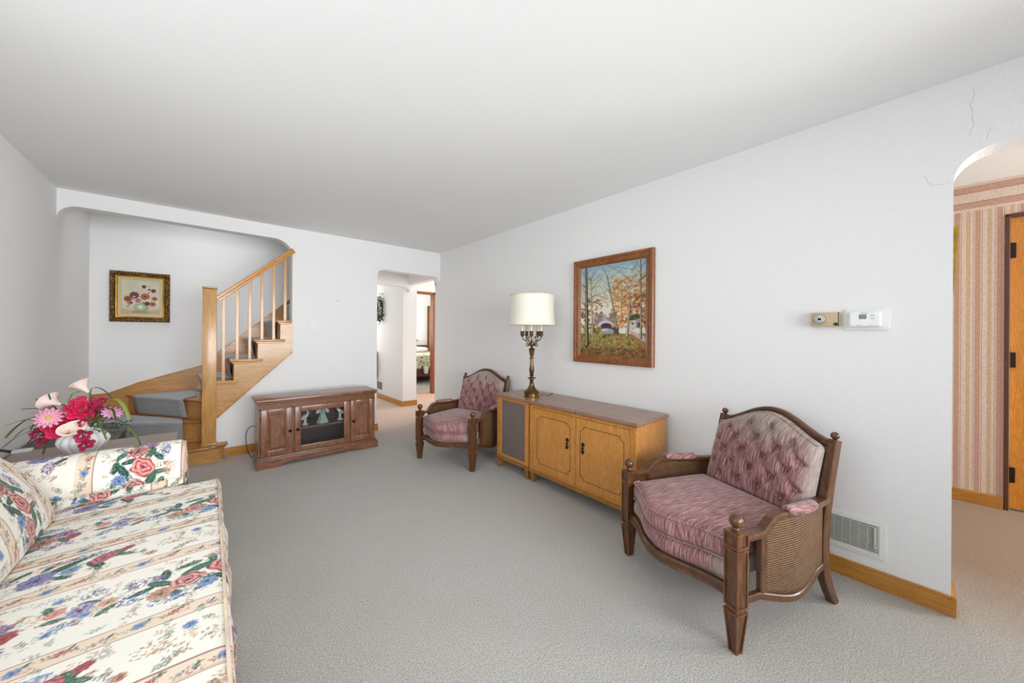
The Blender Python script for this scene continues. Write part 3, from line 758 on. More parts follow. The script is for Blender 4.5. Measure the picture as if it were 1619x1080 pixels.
    for (x, y) in ((.10, .52), (.16, .54), (.22, .545), (.30, .53), (.36, .50), (.12, .40), (.20, .385), (.27, .38), (.33, .40), (.05, .46), (.40, .44)):
        curl(x, y, .034, R0.uniform(0, 6.28)); T.spray(x, y, .036, .020, 16, [sage, green, gl, pink, rose_], .0045)
    T.spray(.055, .515, .045, .022, 90, [lilac, purple, (120, 96, 140)], .0046); T.spray(.395, .395, .045, .020, 90, [lilac, purple, (120, 96, 140)], .0046)
    T.spray(.12, .375, .050, .022, 80, [blue, navy, sky], .005); T.spray(.03, .44, .040, .028, 70, [blue, navy, sky], .005); T.spray(.34, .555, .050, .018, 80, [blue, sky, navy], .005)
    T.spray(.24, .565, .05, .014, 50, [pink, rose_, tan], .005); T.spray(.44, .50, .04, .03, 34, [tan, (216, 176, 150), brown], .0045)
    for x, y in ((.50, .40), (.56, .44), (.49, .56)): streaky(x, y, .014, 6, 1, sky, blue, navy); T.spray(x, y, .030, .022, 16, [sky, sage, blue], .004)
    curl(.18, .50, .048, .4); curl(.25, .405, .042, 2.6); curl(.32, .50, .040, 3.6); curl(.09, .475, .040, 5.6); curl(.29, .43, .034, 1.4)
    streaky(.345, .455, .044, 10, .3, (226, 176, 160), wine, green); big_rose(.155, .445, .052, .3, pink, wine); big_rose(.255, .475, .058, -.4, (224, 160, 150), (136, 44, 58))
    streaky(.095, .415, .034, 12, .2, (214, 182, 156), (158, 100, 84), green); streaky(.205, .395, .030, 9, .5, sky, blue, navy); streaky(.395, .500, .032, 9, .8, (190, 166, 190), purple, wine)
    big_rose(.42, .455, .030, 1.2, rose_, wine); T.spray(.205, .43, .018, .012, 20, [green, gd], .005)
    for (x, y) in ((.50, .46), (.56, .50), (.60, .43), (.48, .52)): curl(x, y, .028, R0.uniform(0, 6.28)); T.spray(x, y, .034, .020, 20, [sage, green, pink, tan, rose_], .0045)
    T.spray(.56, .54, .035, .018, 50, [lilac, purple, sky], .0044); T.spray(.53, .42, .035, .016, 40, [blue, navy, sky], .0046)
    streaky(.545, .475, .032, 10, .3, (200, 196, 214), (104, 96, 150), wine); big_rose(.495, .50, .026, .9, pink, rose_); streaky(.60, .47, .022, 8, .3, (222, 188, 160), (176, 116, 96), green)
    # narrow garland
    for (x, y) in ((.36, .20), (.42, .205), (.50, .20), (.56, .19), (.38, .12), (.46, .105), (.54, .11), (.60, .15)):
        curl(x, y, .028, R0.uniform(0, 6.28)); T.spray(x, y, .032, .018, 16, [sage, green, pink, rose_], .0044)
    T.spray(.32, .17, .042, .020, 80, [lilac, purple, (120, 96, 140)], .0044); T.spray(.50, .215, .050, .016, 70, [blue, sky, navy], .0046); T.spray(.43, .22, .05, .012, 40, [pink, rose_], .0046)
    T.spray(.10, .16, .045, .030, 46, [tan, (206, 164, 140), brown], .0046); T.spray(.22, .13, .03, .03, 30, [brown, sage, tan], .0044)
    curl(.455, .175, .046, .5); curl(.53, .135, .040, 2.2); curl(.40, .155, .034, 3.9); curl(.585, .175, .032, .9)
    streaky(.405, .135, .044, 8, .4, (160, 166, 204), purple, navy); big_rose(.545, .165, .040, .9, (206, 120, 128), (110, 52, 84)); streaky(.475, .14, .028, 9, .1, sky, (84, 124, 150), green)
    big_rose(.600, .195, .022, .3, rose_, wine); streaky(.17, .20, .018, 8, .3, sky, blue, navy); streaky(.05, .10, .016, 7, .3, (214, 182, 156), (158, 100, 84), brown)
    return T
TILE = fabric_tile(); TLIN = TILE.linear()
def fab(s, t):
    """colour of the cloth at s metres along the stripes and t metres across"""
    i = np.floor((np.asarray(t) % TILE.H) / TILE.res).astype(int) % TILE.ny
    j = np.floor((np.asarray(s) % TILE.W) / TILE.res).astype(int) % TILE.nx
    return TLIN[i, j]
def sheet(name, P, Sv, Tv, parent, m=FAB):
    """P (n,m,3) grid of points with cloth coordinates Sv, Tv"""
    n, k = P.shape[:2]; idx = np.arange(n * k).reshape(n, k)
    Fc = np.stack([idx[:-1, :-1], idx[1:, :-1], idx[1:, 1:], idx[:-1, 1:]], -1).reshape(-1, 4)
    return color_mesh(name, P.reshape(-1, 3), Fc, fab(Sv, Tv).reshape(-1, 3), m, parent)
def polyline(pts, step):
    pts = np.asarray(pts, float); seg = np.hypot(*np.diff(pts, axis=0).T); L = np.concatenate([[0], np.cumsum(seg)])
    n = max(2, int(L[-1] / step)); s = np.linspace(0, L[-1], n)
    return np.stack([np.interp(s, L, pts[:, k]) for k in range(2)], 1), s
def smooth_poly(pts, it=3, closed=False):
    pts = [np.asarray(p, float) for p in pts]
    for _ in range(it):
        q = [] if closed else [pts[0]]
        for a, b in zip(pts, pts[1:] + ([pts[0]] if closed else [])): q += [a * .75 + b * .25, a * .25 + b * .75]
        if not closed: q.append(pts[-1])
        pts = q
    if closed: pts.append(pts[0])
    return np.array(pts)

# ------------------------------------------------------------------ sofa
sofa = thing('sofa', 'skirted sofa in cream floral striped fabric with rolled arm along the left wall', 'sofa', (0, 0, 0))
def extrude_y(name, prof, ys, s0, t0, step, parent=sofa, shrink=0.0, tk=1.0, crown=None, coarse=False):
    """profile in (x,z) swept along y, ends closed"""
    pts, s = polyline(prof, step); c = pts.mean(0)
    if coarse:
        k_ = np.arange(len(pts)); keep = ((pts[:, 1] > 0.35) & (pts[:, 0] > -0.57)) | (k_ % 8 == 0) | (k_ == len(pts) - 1); pts, s = pts[keep], s[keep]
    n = len(pts)
    ys = np.asarray(ys); P = np.zeros((n, len(ys), 3)); Ym, YM = ys[0], ys[-1]
    for j, y in enumerate(ys):
        d = min(y - Ym, YM - y); k = 1.0
        if shrink and d < shrink:
            q = 1 - d / shrink; k = 1 - 0.10 * q ** 2.5 if d > 0 else 0.0
        q2 = c + (pts - c) * (k if k > 0 else 0.02)
        P[:, j, 0] = q2[:, 0]; P[:, j, 1] = y; P[:, j, 2] = q2[:, 1]
        if crown: P[:, j, 2] += crown(pts[:, 0], y) * k
    Sv = np.repeat((s0 + s)[:, None], len(ys), 1); Tv = np.repeat(((ys - t0) * tk)[None, :], n, 0)
    return sheet(name, P, Sv, Tv, parent)
def yrange(a, b, step, ends=True):
    n = int((b - a) / step); y = list(np.linspace(a, b, n))
    if ends: y = [a] + [a + 0.0003, a + .006, a + .014] + [v for v in y if a + .02 < v < b - .02] + [b - .014, b - .006, b - .0003, b]
    return y
# seat cushion: rounded front, piping, crowned top
sp = smooth_poly([(-0.62, 0.33), (-0.62, 0.455), (-0.30, 0.462), (-0.02, 0.462), (0.040, 0.458), (0.052, 0.44), (0.054, 0.38), (0.045, 0.335), (0.02, 0.325), (-0.3, 0.325)], 2, True)
i0 = 0
def wave(x, y): return 0.0025 * np.sin(y * 9) * np.sin(np.asarray(x) * 7)
seat = extrude_y('seat_cushion', sp, yrange(0.68, 2.545, 0.0032), 0.16, 1.112, 0.0032, crown=wave, shrink=0.05, coarse=True)
for nm, zz, xx in (('piping', 0.461, 0.040), ('piping', 0.333, 0.046)):
    mb = MB(); mb.tube([(xx, y, zz) for y in np.linspace(0.72, 2.50, 30)] + [(xx - .012, 2.528, zz - .004), (xx - 0.04, 2.540, zz - .008)], 0.005, 8)
    mb.build(nm, plain('piping_cloth_%d' % int(zz * 100), (206, 188, 168), 0.9, var=0.2), seat, smooth=True)
# base frame and skirt
sk = [(-0.90, 0.30), (-0.90, 0.06)]
base = MB().bb(-0.93, 0.02, 0.40, 2.58, 0.05, 0.33, 0.01).build('base', plain('deck_cloth', (226, 218, 200), 0.9), sofa)
ys = np.arange(0.60, 2.60, 0.006); zs = np.arange(0.02, 0.332, 0.006)
Y, Z = np.meshgrid(ys, zs, indexing='ij')
fl = 0.012 + 0.034 * (0.5 + 0.5 * np.sin(Y * 2 * PI / 0.41 + 1.9)) ** 2 * np.clip((0.30 - Z) / 0.12, 0, 1) * np.clip(Z / 0.05, 0.5, 1)
X = 0.035 + fl
sheet('skirt', np.stack([X, Y, Z], -1), Z + 0.2, Y - 1.112, sofa)
# arms
def arm(y_c, sgn, t_off):
    """sgn +1: seat on the -y side"""
    cz, r = 0.535, 0.128
    prof = [(-0.118, 0.03), (-0.118, 0.44)]
    prof += [(-0.112 - 0.024 * math.sin(a), 0.46 + 0.02 * a) for a in (0.4, 0.9)]
    prof = [(-0.112, 0.03), (-0.112, 0.475), (-0.118, 0.492)]
    prof += [(-r * math.cos(a), cz + r * math.sin(a) * 1.0) for a in np.linspace(-0.32, PI + 0.5, 60)]
    prof += [(0.10, 0.44), (0.105, 0.03)]
    prof = np.array(prof); pts, s = polyline(prof, 0.0045)
    xs = np.concatenate([np.arange(-0.93, -0.13, 0.0042), [-0.125, -0.118, -0.112, -0.107, -0.104]])
    n = len(pts); P = np.zeros((n, len(xs), 3)); cen = np.array([0.0, 0.50])
    for j, x in enumerate(xs):
        k = 1.0
        if x > -0.126: k = 1 - 0.07 * ((x + 0.126) / 0.022) ** 2
        q = cen + (pts - cen) * np.array([k, 1 - (1 - k) * (pts[:, 1] > 0.3)[:, None] * 1.0][0:1] + [1.0]) if False else pts.copy()
        q[:, 0] = pts[:, 0] * k; up = pts[:, 1] > 0.45; q[up, 1] = 0.5 + (pts[up, 1] - 0.5) * k
        P[:, j, 0] = x - (0.02 * (q[:, 1] < 0.45)); P[:, j, 1] = y_c + sgn * q[:, 0]; P[:, j, 2] = q[:, 1]
    Sv = np.repeat((s + 0.32)[:, None], len(xs), 1); Tv = np.repeat((xs + t_off)[None, :], n, 0)
    # the lower inner panel is cut from another width of cloth
    low = P[:, :, 2] < 0.49; Tv = np.where(low, Tv + 0.11, Tv)
    a = sheet('arm', P, Sv, Tv, sofa)
    # front face: scroll panel
    rr, tt = np.meshgrid(np.linspace(0, 1, 42), np.arange(n), indexing='ij')
    last = P[:, -1, :]; c = np.array([-0.100, y_c, 0.45])
    Q = c[None, None, :] + (last[None, :, :] - c) * rr[..., None]; Q[..., 0] += 0.012 * (1 - rr ** 4)
    f = sheet('arm_front_panel', Q, Q[..., 2] + .05, (Q[..., 1] - y_c) + 0.2, a)
    mb = MB(); k0 = max(1, int(0.42 * n / 1)); loop = [tuple(last[i] + np.array([0.003, 0, 0])) for i in range(0, n, 3)]
    mb.tube(loop, 0.0045, 8); mb.build('piping', plain('arm_piping', (196, 160, 140), 0.9, var=0.25), a, smooth=True)
    return a
arm(2.70, 1, 0.73); arm(0.50, -1, 0.73)
# back frame and cushions
prof = smooth_poly([(-0.93, 0.05), (-0.93, 0.72), (-0.93, 0.80), (-0.87, 0.83), (-0.80, 0.79), (-0.76, 0.60), (-0.70, 0.33), (-0.7, 0.05)], 2)
extrude_y('back', prof, yrange(0.42, 2.70, 0.009), 0.0, 1.112, 0.009)
def back_cushion(y0, y1, t0):
    prof = np.array([(-0.505, 0.455), (-0.497, 0.475), (-0.52, 0.56), (-0.566, 0.655), (-0.62, 0.735), (-0.68, 0.79), (-0.74, 0.81), (-0.79, 0.79), (-0.81, 0.72), (-0.77, 0.60), (-0.70, 0.47), (-0.66, 0.455), (-0.505, 0.455)])
    prof = smooth_poly(prof, 2); ys = np.array(yrange(y0, y1, 0.0045)); pts, s = polyline(prof, 0.0045); c = np.array([-0.66, 0.60])
    P = np.zeros((len(pts), len(ys), 3)); hw = (y1 - y0) / 2
    for j, y in enumerate(ys):
        u = abs(y - (y0 + y1) / 2) / hw; k = (1 - 0.50 * max(0, (u - 0.86) / 0.14) ** 2.2) if u < 0.9999 else 0.03
        q = c + (pts - c) * k; q[:, 0] += 0.020 * (1 - u * u) * np.clip((pts[:, 1] - 0.46) / 0.15, 0, 1)
        P[:, j, 0] = q[:, 0]; P[:, j, 1] = y; P[:, j, 2] = np.maximum(q[:, 1], 0.463)
    return sheet('back_cushion', P, np.repeat((s + .08)[:, None], len(ys), 1), np.repeat((ys - t0)[None, :], len(pts), 0), sofa)
back_cushion(1.56, 2.475, 1.112); back_cushion(0.64, 1.555, 1.112)

# ------------------------------------------------------------------ armchairs
def chair_proto():
    t = thing('armchair', 'x', 'armchair')
    W, D = 0.33, 0.0
    def bow(x, k=0.105): return -k * (0.5 + 0.5 * math.cos(PI * min(1, abs(x) / 0.30)))
    def frustum(mb, c, w0, w1, z0, z1_, inset=True):
        b = bmesh.new(); bmesh.ops.create_cube(b, size=1.0)
        for v in b.verts:
            wv = w1 if v.co.z > 0 else w0; v.co = Vector((c[0] + v.co.x * wv, c[1] + v.co.y * wv, z1_ if v.co.z > 0 else z0))
        if inset:
            fs = [f for f in b.faces if abs(f.normal.z) < 0.5] or list(b.faces)
            b.normal_update(); fs = [f for f in b.faces if abs(f.normal.z) < 0.5]
            bmesh.ops.inset_individual(b, faces=fs, thickness=0.009, depth=0.0)
            for f in fs: f.material_index = 1
            bmesh.ops.inset_individual(b, faces=fs, thickness=0.002, depth=-0.005)
        else: bmesh.ops.bevel(b, geom=list(b.edges), offset=0.002, segments=1, affect='EDGES')
        mb.join(b)
    for s in (-1, 1):
        mb = MB(); frustum(mb, (s * W, 0), 0.034, 0.062, 0.0, 0.168); mb.box((s * W, 0, 0.176), (0.050, 0.050, 0.016), 0.002); mb.build('leg', M['walnut_edge'], t, m2=M['walnut'])
        mb = MB(); frustum(mb, (s * W, 0), 0.060, 0.060, 0.184, 0.414); mb.box((s * W, 0, 0.418), (0.050, 0.050, 0.012), 0.001)
        frustum(mb, (s * W, 0), 0.062, 0.062, 0.424, 0.484); mb.build('front_post', M['walnut_edge'], t, m2=M['walnut'])
        mb = MB(); prof = [(0.020, 0), (0.021, 0.004), (0.013, 0.008), (0.011, 0.014), (0.015, 0.017)] + [(max(.001, 0.0265 * math.sin(a)), 0.0395 + -0.0265 * math.cos(a)) for a in np.linspace(0.6, PI, 12)]
        mb.lathe(prof, 20, (s * W, 0, 0.484)); mb.build('finial', M['walnut'], t, smooth='auto')
        # rear leg and post, one bent piece
        x = s * 0.29
        pts = [(x, 0.690, 0.0), (x, 0.655, 0.06), (x, 0.625, 0.13), (x, 0.61, 0.20), (x, 0.608, 0.30), (x, 0.622, 0.45), (x, 0.650, 0.58), (x, 0.700, 0.770)]
        mb = MB(); mb.sweep(pts, (1, 0, 0), 0.036, [0.034, .040, .048, .052, .05, .05, .048, .044], 0.003); mb.build('rear_leg', M['walnut'], t)
        mb = MB(); mb.lathe([(0.010, 0), (0.009, .006)] + [(max(.001, 0.018 * math.sin(a)), 0.022 - 0.018 * math.cos(a)) for a in np.linspace(0.6, PI, 10)], 16, (x, 0.700, 0.768)); mb.build('finial', M['walnut'], t, smooth=True)
        # arm rail
        ap = smooth_poly([(0.03, 0.452), (0.09, 0.455), (0.135, 0.460), (0.165, 0.492), (0.205, 0.516), (0.27, 0.518), (0.42, 0.508), (0.53, 0.500), (0.62, 0.500)], 2)
        def ax_(y): return s * (0.332 + 0.010 * math.sin(PI * min(1, y / 0.6)) - 0.040 * max(0, (y - 0.30) / 0.32) ** 1.5)
        mb = MB(); mb.sweep([(ax_(y), y, z) for y, z in ap], (1, 0, 0), 0.046, 0.026, 0.007); mb.build('arm_rail', M['walnut_x'], t, smooth='auto')
        def padf(p, q):
            y = 0.375 + p[1]; wd = 1 - 0.25 * q[1] ** 2
            return (p[0] * wd + ax_(y) + s * 0.004, y, 0.531 + p[2] + 0.005 * (1 - q[0] ** 2) - 0.006 * abs(q[0]) - 0.012 * (y - .27) / .2)
        MB().soft((0, 0, 0), (0.064, 0.215, 0.024), 0.011, (8, 16, 4), padf).build('arm_pad', M['velvet_seat'], t, smooth=True)
        # cane side with stiles and a shaped lower rail
        def zb(y): return 0.205 - 0.050 * math.sin(PI * min(1, max(0, (y - 0.12) / 0.40))) + 0.006 * math.sin(2 * PI * (y - .12) / .4) - 0.014 * (y / .6)
        zt_ = lambda y: float(np.interp(y, ap[:, 0], ap[:, 1])) - 0.010
        mb = MB(); mb.sweep([(ax_(y) - s * .004, y, zb(y)) for y in np.linspace(0.02, 0.60, 24)], (1, 0, 0), 0.026, 0.030, 0.004)
        mb.sweep([(ax_(0.135) - s * .004, 0.135, 0.19), (ax_(0.135) - s * .004, 0.135, zt_(0.135))], (1, 0, 0), 0.024, 0.026, 0.003)
        mb.build('side_frame', M['walnut'], t, smooth='auto')
        def cp(u, v):
            y = 0.145 + 0.445 * u; z0_, z1_ = zb(y) + 0.012, zt_(y) - 0.004; bul = 0.006 * math.sin(PI * u) * math.sin(PI * v)
            return (ax_(y) + s * (0.001 + bul), y, z0_ + (z1_ - z0_) * v)
        o = MB().grid(20, 12, cp).build('cane_panel', M['cane'], t, smooth=True, recalc=False)
        md = o.modifiers.new('s', 'SOLIDIFY'); md.thickness = 0.006; md.offset = 0
    # front apron
    mb = MB(); mb.sweep([(x, bow(x, 0.10) - 0.004, 0.229) for x in np.linspace(-0.302, 0.302, 40)], (0, 1, 0), 0.030, 0.040, 0.006)
    mb.sweep([(x, bow(x, 0.10) - 0.014, 0.213) for x in np.linspace(-0.300, 0.300, 40)], (0, 1, 0), 0.020, 0.012, 0.004)
    mb.build('front_apron', M['walnut_x'], t, smooth='auto')
    MB().bb(-0.28, 0.28, 0.585, 0.615, 0.19, 0.40, 0.004).build('rear_apron', M['walnut_x'], t)
    # cushions
    def seatf(z0, h, crown, fr, yb=0.50):
        def f(p, q):
            x = p[0] * (1 - 0.10 * (q[1] * .5 + .5)); v = (q[1] + 1) / 2
            yf = bow(x, fr) + 0.0; y = yf + (yb - yf) * v - 0.006 * (1 - q[2] ** 2) * (1 - v) ** 6
            return (x, y, z0 + h / 2 + p[2] + crown * (1 - q[0] ** 2) * (1 - q[1] ** 2) * (q[2] > 0) * q[2])
        return f
    MB().soft((0, 0, 0), (0.604, 0.5, 0.090), 0.032, (36, 30, 8), seatf(0.246, 0.090, 0.0, 0.108, 0.55)).build('seat_deck', M['velvet_deck'], t, smooth=True)
    sc = MB().soft((0, 0, 0), (0.608, 0.5, 0.104), 0.034, (40, 36, 8), seatf(0.330, 0.104, 0.022, 0.118)).build('seat_cushion', M['velvet_seat'], t, smooth=True)
    for zz in (0.426, 0.340):
        mb = MB(); pts = [(x, bow(x, 0.118) - 0.0015, zz) for x in np.linspace(-0.285, 0.285, 36)]; pts = [(-0.300, 0.05, zz), (-0.298, 0.015, zz)] + pts + [(.298, .015, zz), (0.300, 0.05, zz)]
        mb.tube(pts, 0.0035, 6); mb.build('welt', M['velvet_deck'], sc, smooth=True)
    # tufted back
    def arch(x): return 0.105 * (0.5 + 0.5 * math.cos(PI * min(1, abs(x) / 0.285))) ** 0.9
    HB = 0.335
    rows = []
    for k in range(5):
        zz = 0.325 - 0.066 * k; n = 4 if k % 2 == 0 else 5
        for i in range(n): rows.append(((i - (n - 1) / 2) * 0.113, zz))
    B_ = np.array(rows)
    links = [(i, j) for i in range(len(B_)) for j in range(i + 1, len(B_)) if abs(abs(B_[i][0] - B_[j][0]) - 0.0565) < .01 and abs(abs(B_[i][1] - B_[j][1]) - 0.066) < .01]
    ends = []
    for i, (bx, bz) in enumerate(B_):
        if bz > 0.32: ends.append((bx, bz, bx * 1.1, 0.45))
        if bz < 0.07: ends.append((bx, bz, bx, -0.05))
        if abs(bx) > 0.2: ends.append((bx, bz, math.copysign(0.33, bx), bz))
    segs = [(B_[i][0], B_[i][1], B_[j][0], B_[j][1]) for i, j in links] + ends
    SG = np.array(segs)
    def tuft(x, z):
        d = np.hypot(B_[:, 0] - x, B_[:, 1] - z).min()
        ax, az, bx, bz = SG.T; L2 = (bx - ax) ** 2 + (bz - az) ** 2
        tt = np.clip(((x - ax) * (bx - ax) + (z - az) * (bz - az)) / L2, 0, 1)
        e = np.hypot(ax + tt * (bx - ax) - x, az + tt * (bz - az) - z).min()
        return 0.030 * math.exp(-(d / 0.019) ** 2) + 0.014 * math.exp(-(e / 0.009) ** 2) + 0.006 * math.exp(-(d / 0.04) ** 2)
    def backf(p, q):
        x = p[0]; v = (q[2] + 1) / 2
        ht = HB + arch(x); zl = v * ht; z = 0.405 + zl
        lean = 0.545 + 0.32 * zl
        th = 0.085
        if q[1] < 0:
            zz = zl * (0.385 / (HB + 0.05)) if zl < 0 else zl / ht * 0.385
            edge = (1 - abs(q[0]) ** 5) * (1 - abs(q[2]) ** 6)
            y = lean + q[1] * th * 0.5 - 0.040 * edge * (-q[1]) + (tuft(x, zz * 0.97) * edge * min(1, -q[1] * 1.2))
            y -= 0.015 * (1 - q[2] ** 2) * (1 - q[0] ** 2)
        else: y = lean + q[1] * th * 0.42
        xx = x * (1 - 0.0 * v)
        return (xx, y, z)
    bc = MB().soft((0, 0, 0), (0.545, 0.09, 0.44), 0.038, (110, 6, 86), backf).build('back_cushion', M['velvet_back'], t, smooth=True)
    for bx, bz in rows:
        zl = bz / 0.385 / 0.97 * (HB + arch(bx)); y = 0.545 + 0.32 * zl - 0.0425 - 0.040 + 0.030 - 0.006
        MB().soft((bx, y, 0.405 + zl), (0.014, 0.008, 0.014), 0.006, (4, 2, 4)).build('button', M['velvet_seat'], bc, smooth=True)
    mb = MB(); mb.tube([(x, 0.545 + 0.32 * (HB + arch(x)) - 0.026, 0.405 + HB + arch(x) - 0.003) for x in np.linspace(-0.262, 0.262, 40)], 0.0045, 8); mb.build('welt', M['velvet_back'], bc, smooth=True)
    # crest rail
    mb = MB(); mb.sweep([(x, 0.695 + 0.30 * arch(x) * .5, 0.748 + arch(x) * 1.0) for x in np.linspace(-0.278, 0.278, 44)], (0, 1, 0), 0.036, 0.034, 0.008); mb.build('crest_rail', M['walnut_x'], t, smooth='auto')
    MB().prism([(-0.275, 0.22), (0.275, 0.22)] + [(x, 0.745 + arch(x)) for x in np.linspace(0.275, -0.275, 24)], lambda a, b: (a, 0.622 + max(0, b - 0.40) * 0.22, b), lambda a, b: (a, 0.634 + max(0, b - 0.40) * 0.22, b)).build('back_panel', M['velvet_deck'], t)
    return t
def copy_tree(o, parent=None):
    c = o.copy(); COL.objects.link(c)
    if parent: c.parent = parent; c.matrix_parent_inverse = Matrix.Identity(4)
    for ch in list(o.children): copy_tree(ch, c)
    return c
G = 'matching mauve velvet armchairs with cane sides'
chB = chair_proto(); chB['group'] = G
chB['label'] = 'large near armchair with tufted mauve velvet back and cane sides beside the floor vent'
chA = copy_tree(chB)
chA['label'] = 'far mauve velvet armchair with cane sides between the hall opening and the speaker cabinet'
chB.location = (1.7245, 0.789, 0); chB.rotation_euler = (0, 0, math.atan2(-.933, -.359))
chA.location = (1.729, 2.998, 0); chA.rotation_euler = (0, 0, math.atan2(-.945, .328))

# ------------------------------------------------------------------ hi-fi furniture along the right wall
CX0, CX1 = 2.10, 2.50
sc_ = thing('speaker_cabinet', 'narrow fruitwood speaker cabinet with grey lattice cloth front, lamp on its top', 'cabinet', (0, 0, 0))
y0, y1 = 2.215, 2.655
mb = MB(); mb.bb(CX0 + 0.012, CX1, y0, y1, 0.105, 0.672, 0.002)
mb.build('body', M['fruit'], sc_)
mb = MB()
mb.bb(CX0, CX0 + 0.02, y0, y0 + 0.052, 0.115, 0.672, 0.003); mb.bb(CX0, CX0 + 0.02, y1 - 0.065, y1, 0.115, 0.672, 0.003)
mb.bb(CX0, CX0 + 0.02, y0 + 0.05, y1 - 0.063, 0.644, 0.672, 0.002); mb.bb(CX0, CX0 + 0.02, y0 + 0.05, y1 - 0.063, 0.115, 0.14, 0.002)
mb.build('front_frame', M['fruit'], sc_)
MB().bb(CX0 + 0.006, CX0 + 0.016, y0 + 0.048, y1 - 0.06, 0.136, 0.648).build('grille_cloth', M['grille'], sc_)
MB().bb(CX0 - 0.012, CX1, y0 - 0.003, y1 + 0.006, 0.088, 0.115, 0.005).build('plinth', M['fruit_trim'], sc_)
MB().bb(CX0 - 0.02, CX1 + 0.012, y0 - 0.006, y1 + 0.008, 0.672, 0.696, 0.002).build('top', M['lid'], sc_)
def leg(x, y, par):
    mb = MB(); b = bmesh.new(); bmesh.ops.create_cube(b, size=1.0)
    for v in b.verts:
        wv = 0.05 if v.co.z > 0 else 0.034; v.co = Vector((x + v.co.x * wv, y + v.co.y * wv, 0.09 if v.co.z > 0 else 0.0))
    bmesh.ops.bevel(b, geom=list(b.edges), offset=0.003, segments=2, affect='EDGES'); mb.join(b); mb.build('leg', M['fruit_trim'], par)
for x in (CX0 + 0.02, CX1 - 0.03):
    for y in (y0 + 0.025, y1 - 0.03): leg(x, y, sc_)
cs = thing('stereo_console', 'wide fruitwood console cabinet with two inlaid doors beside the speaker cabinet', 'cabinet', (0, 0, 0))
y0, y1 = 1.197, 2.198
MB().bb(CX0 + 0.016, CX1, y0, y1, 0.105, 0.672, 0.002).build('body', M['fruit'], cs)
for za_, zb2 in ((0.640, 0.672), (0.112, 0.13)): MB().bb(CX0 + 0.002, CX0 + 0.02, y0, y1, za_, zb2, 0.002).build('face_rail', M['fruit'], cs)
for ya, yb_ in ((y0, y0 + 0.048), (y1 - 0.030, y1)):
    mb = MB(); mb.bb(CX0 - 0.003, CX0 + 0.018, ya, yb_, 0.112, 0.660, 0.002)
    n = 3 if yb_ - ya > .04 else 2
    for k in range(n):
        yy = ya + (yb_ - ya) * (k + 0.5) / n; mb.bb(CX0 - 0.007, CX0 - 0.002, yy - 0.0035, yy + 0.0035, 0.14, 0.64, 0.0015)
    mb.build('fluted_pilaster', M['fruit'], cs)
MB().bb(CX0 - 0.014, CX1, y0 - 0.004, y1 + 0.003, 0.088, 0.113, 0.006).build('plinth', M['fruit_trim'], cs)
MB().bb(CX0 - 0.02, CX1 + 0.012, y0 - 0.012, 1.688, 0.674, 0.697, 0.002).build('lid', M['lid'], cs)
MB().bb(CX0 - 0.02, CX1 + 0.012, 1.691, y1 + 0.006, 0.674, 0.697, 0.002).build('lid', M['lid'], cs)
MB().bb(CX0 - 0.014, CX1 + 0.006, y0 - 0.006, y1 + 0.003, 0.667, 0.6745).build('top_rail', M['fruit_trim'], cs)
for x in (CX0 + 0.02, CX1 - 0.03):
    for y in (y0 + 0.03, y1 - 0.03): leg(x, y, cs)
def console_door(ya, yb_, ia, ib, hy):
    d = MB().bb(CX0 - 0.002, CX0 + 0.017, ya, yb_, 0.132, 0.638, 0.003).build('door', M['fruit'], cs)
    za, zb_ = 0.185, 0.582; k = 0.030; r = 0.010
    c = [(ia + k, za), (ib - k, za), (ib - k, za + r), (ib - r, za + k), (ib, za + k), (ib, zb_ - k), (ib - r, zb_ - k), (ib - k, zb_ - r), (ib - k, zb_), (ia + k, zb_), (ia + k, zb_ - r), (ia + r, zb_ - k), (ia, zb_ - k), (ia, za + k), (ia + r, za + k), (ia + k, za + r)]
    mb = MB()
    for a, b in zip(c, c[1:] + c[:1]): mb.tube([(CX0 - 0.002, a[0], a[1]), (CX0 - 0.002, b[0], b[1])], 0.0020, 6)
    mb.build('inlay_line', M['inlay'], d)
    mb = MB(); mb.soft((CX0 - 0.006, hy, 0.452), (0.010, 0.028, 0.030), 0.012, (4, 6, 6)); mb.soft((CX0 - 0.010, hy, 0.425), (0.010, 0.018, 0.022), 0.008, (4, 6, 6))
    mb.soft((CX0 - 0.010, hy, 0.398), (0.012, 0.024, 0.030), 0.010, (4, 6, 6)); mb.build('handle', M['bronze'], d, smooth=True)
console_door(1.700, 2.166, 1.750, 2.108, 1.776); console_door(1.246, 1.696, 1.290, 1.652, 1.626)

# lamp
lx, ly, lz = 2.232, 2.318, 0.696
lamp = thing('table_lamp', 'tall antique brass candelabra lamp with cream drum shade on the speaker cabinet', 'lamp', (lx, ly, lz))
prof = [(0.072, 0), (0.074, 0.006), (0.074, 0.018), (0.064, 0.022), (0.066, 0.027), (0.066, 0.034)]
MB().lathe(prof, 40).build('foot', M['brass'], lamp, smooth='auto')
prof = [(0.070, 0.034), (0.072, 0.042), (0.064, 0.050), (0.040, 0.072), (0.026, 0.098), (0.019, 0.118), (0.021, 0.126), (0.016, 0.132), (0.017, 0.150), (0.022, 0.156), (0.022, 0.162), (0.040, 0.168), (0.040, 0.172), (0.018, 0.178), (0.013, 0.188), (0.024, 0.197), (0.014, 0.206), (0.021, 0.225), (0.023, 0.25), (0.017, 0.285), (0.014, 0.33), (0.014, 0.345), (0.024, 0.350), (0.024, 0.355), (0.012, 0.360), (0.012, 0.368), (0.018, 0.378), (0.024, 0.41), (0.027, 0.432), (0.031, 0.438), (0.014, 0.442), (0.010, 0.452), (0.017, 0.47), (0.020, 0.49), (0.012, 0.51), (0.009, 0.52)]
MB().lathe(prof, 36, lobes=14, amp=0.06).build('column', M['brass_dark'], lamp, smooth='auto')
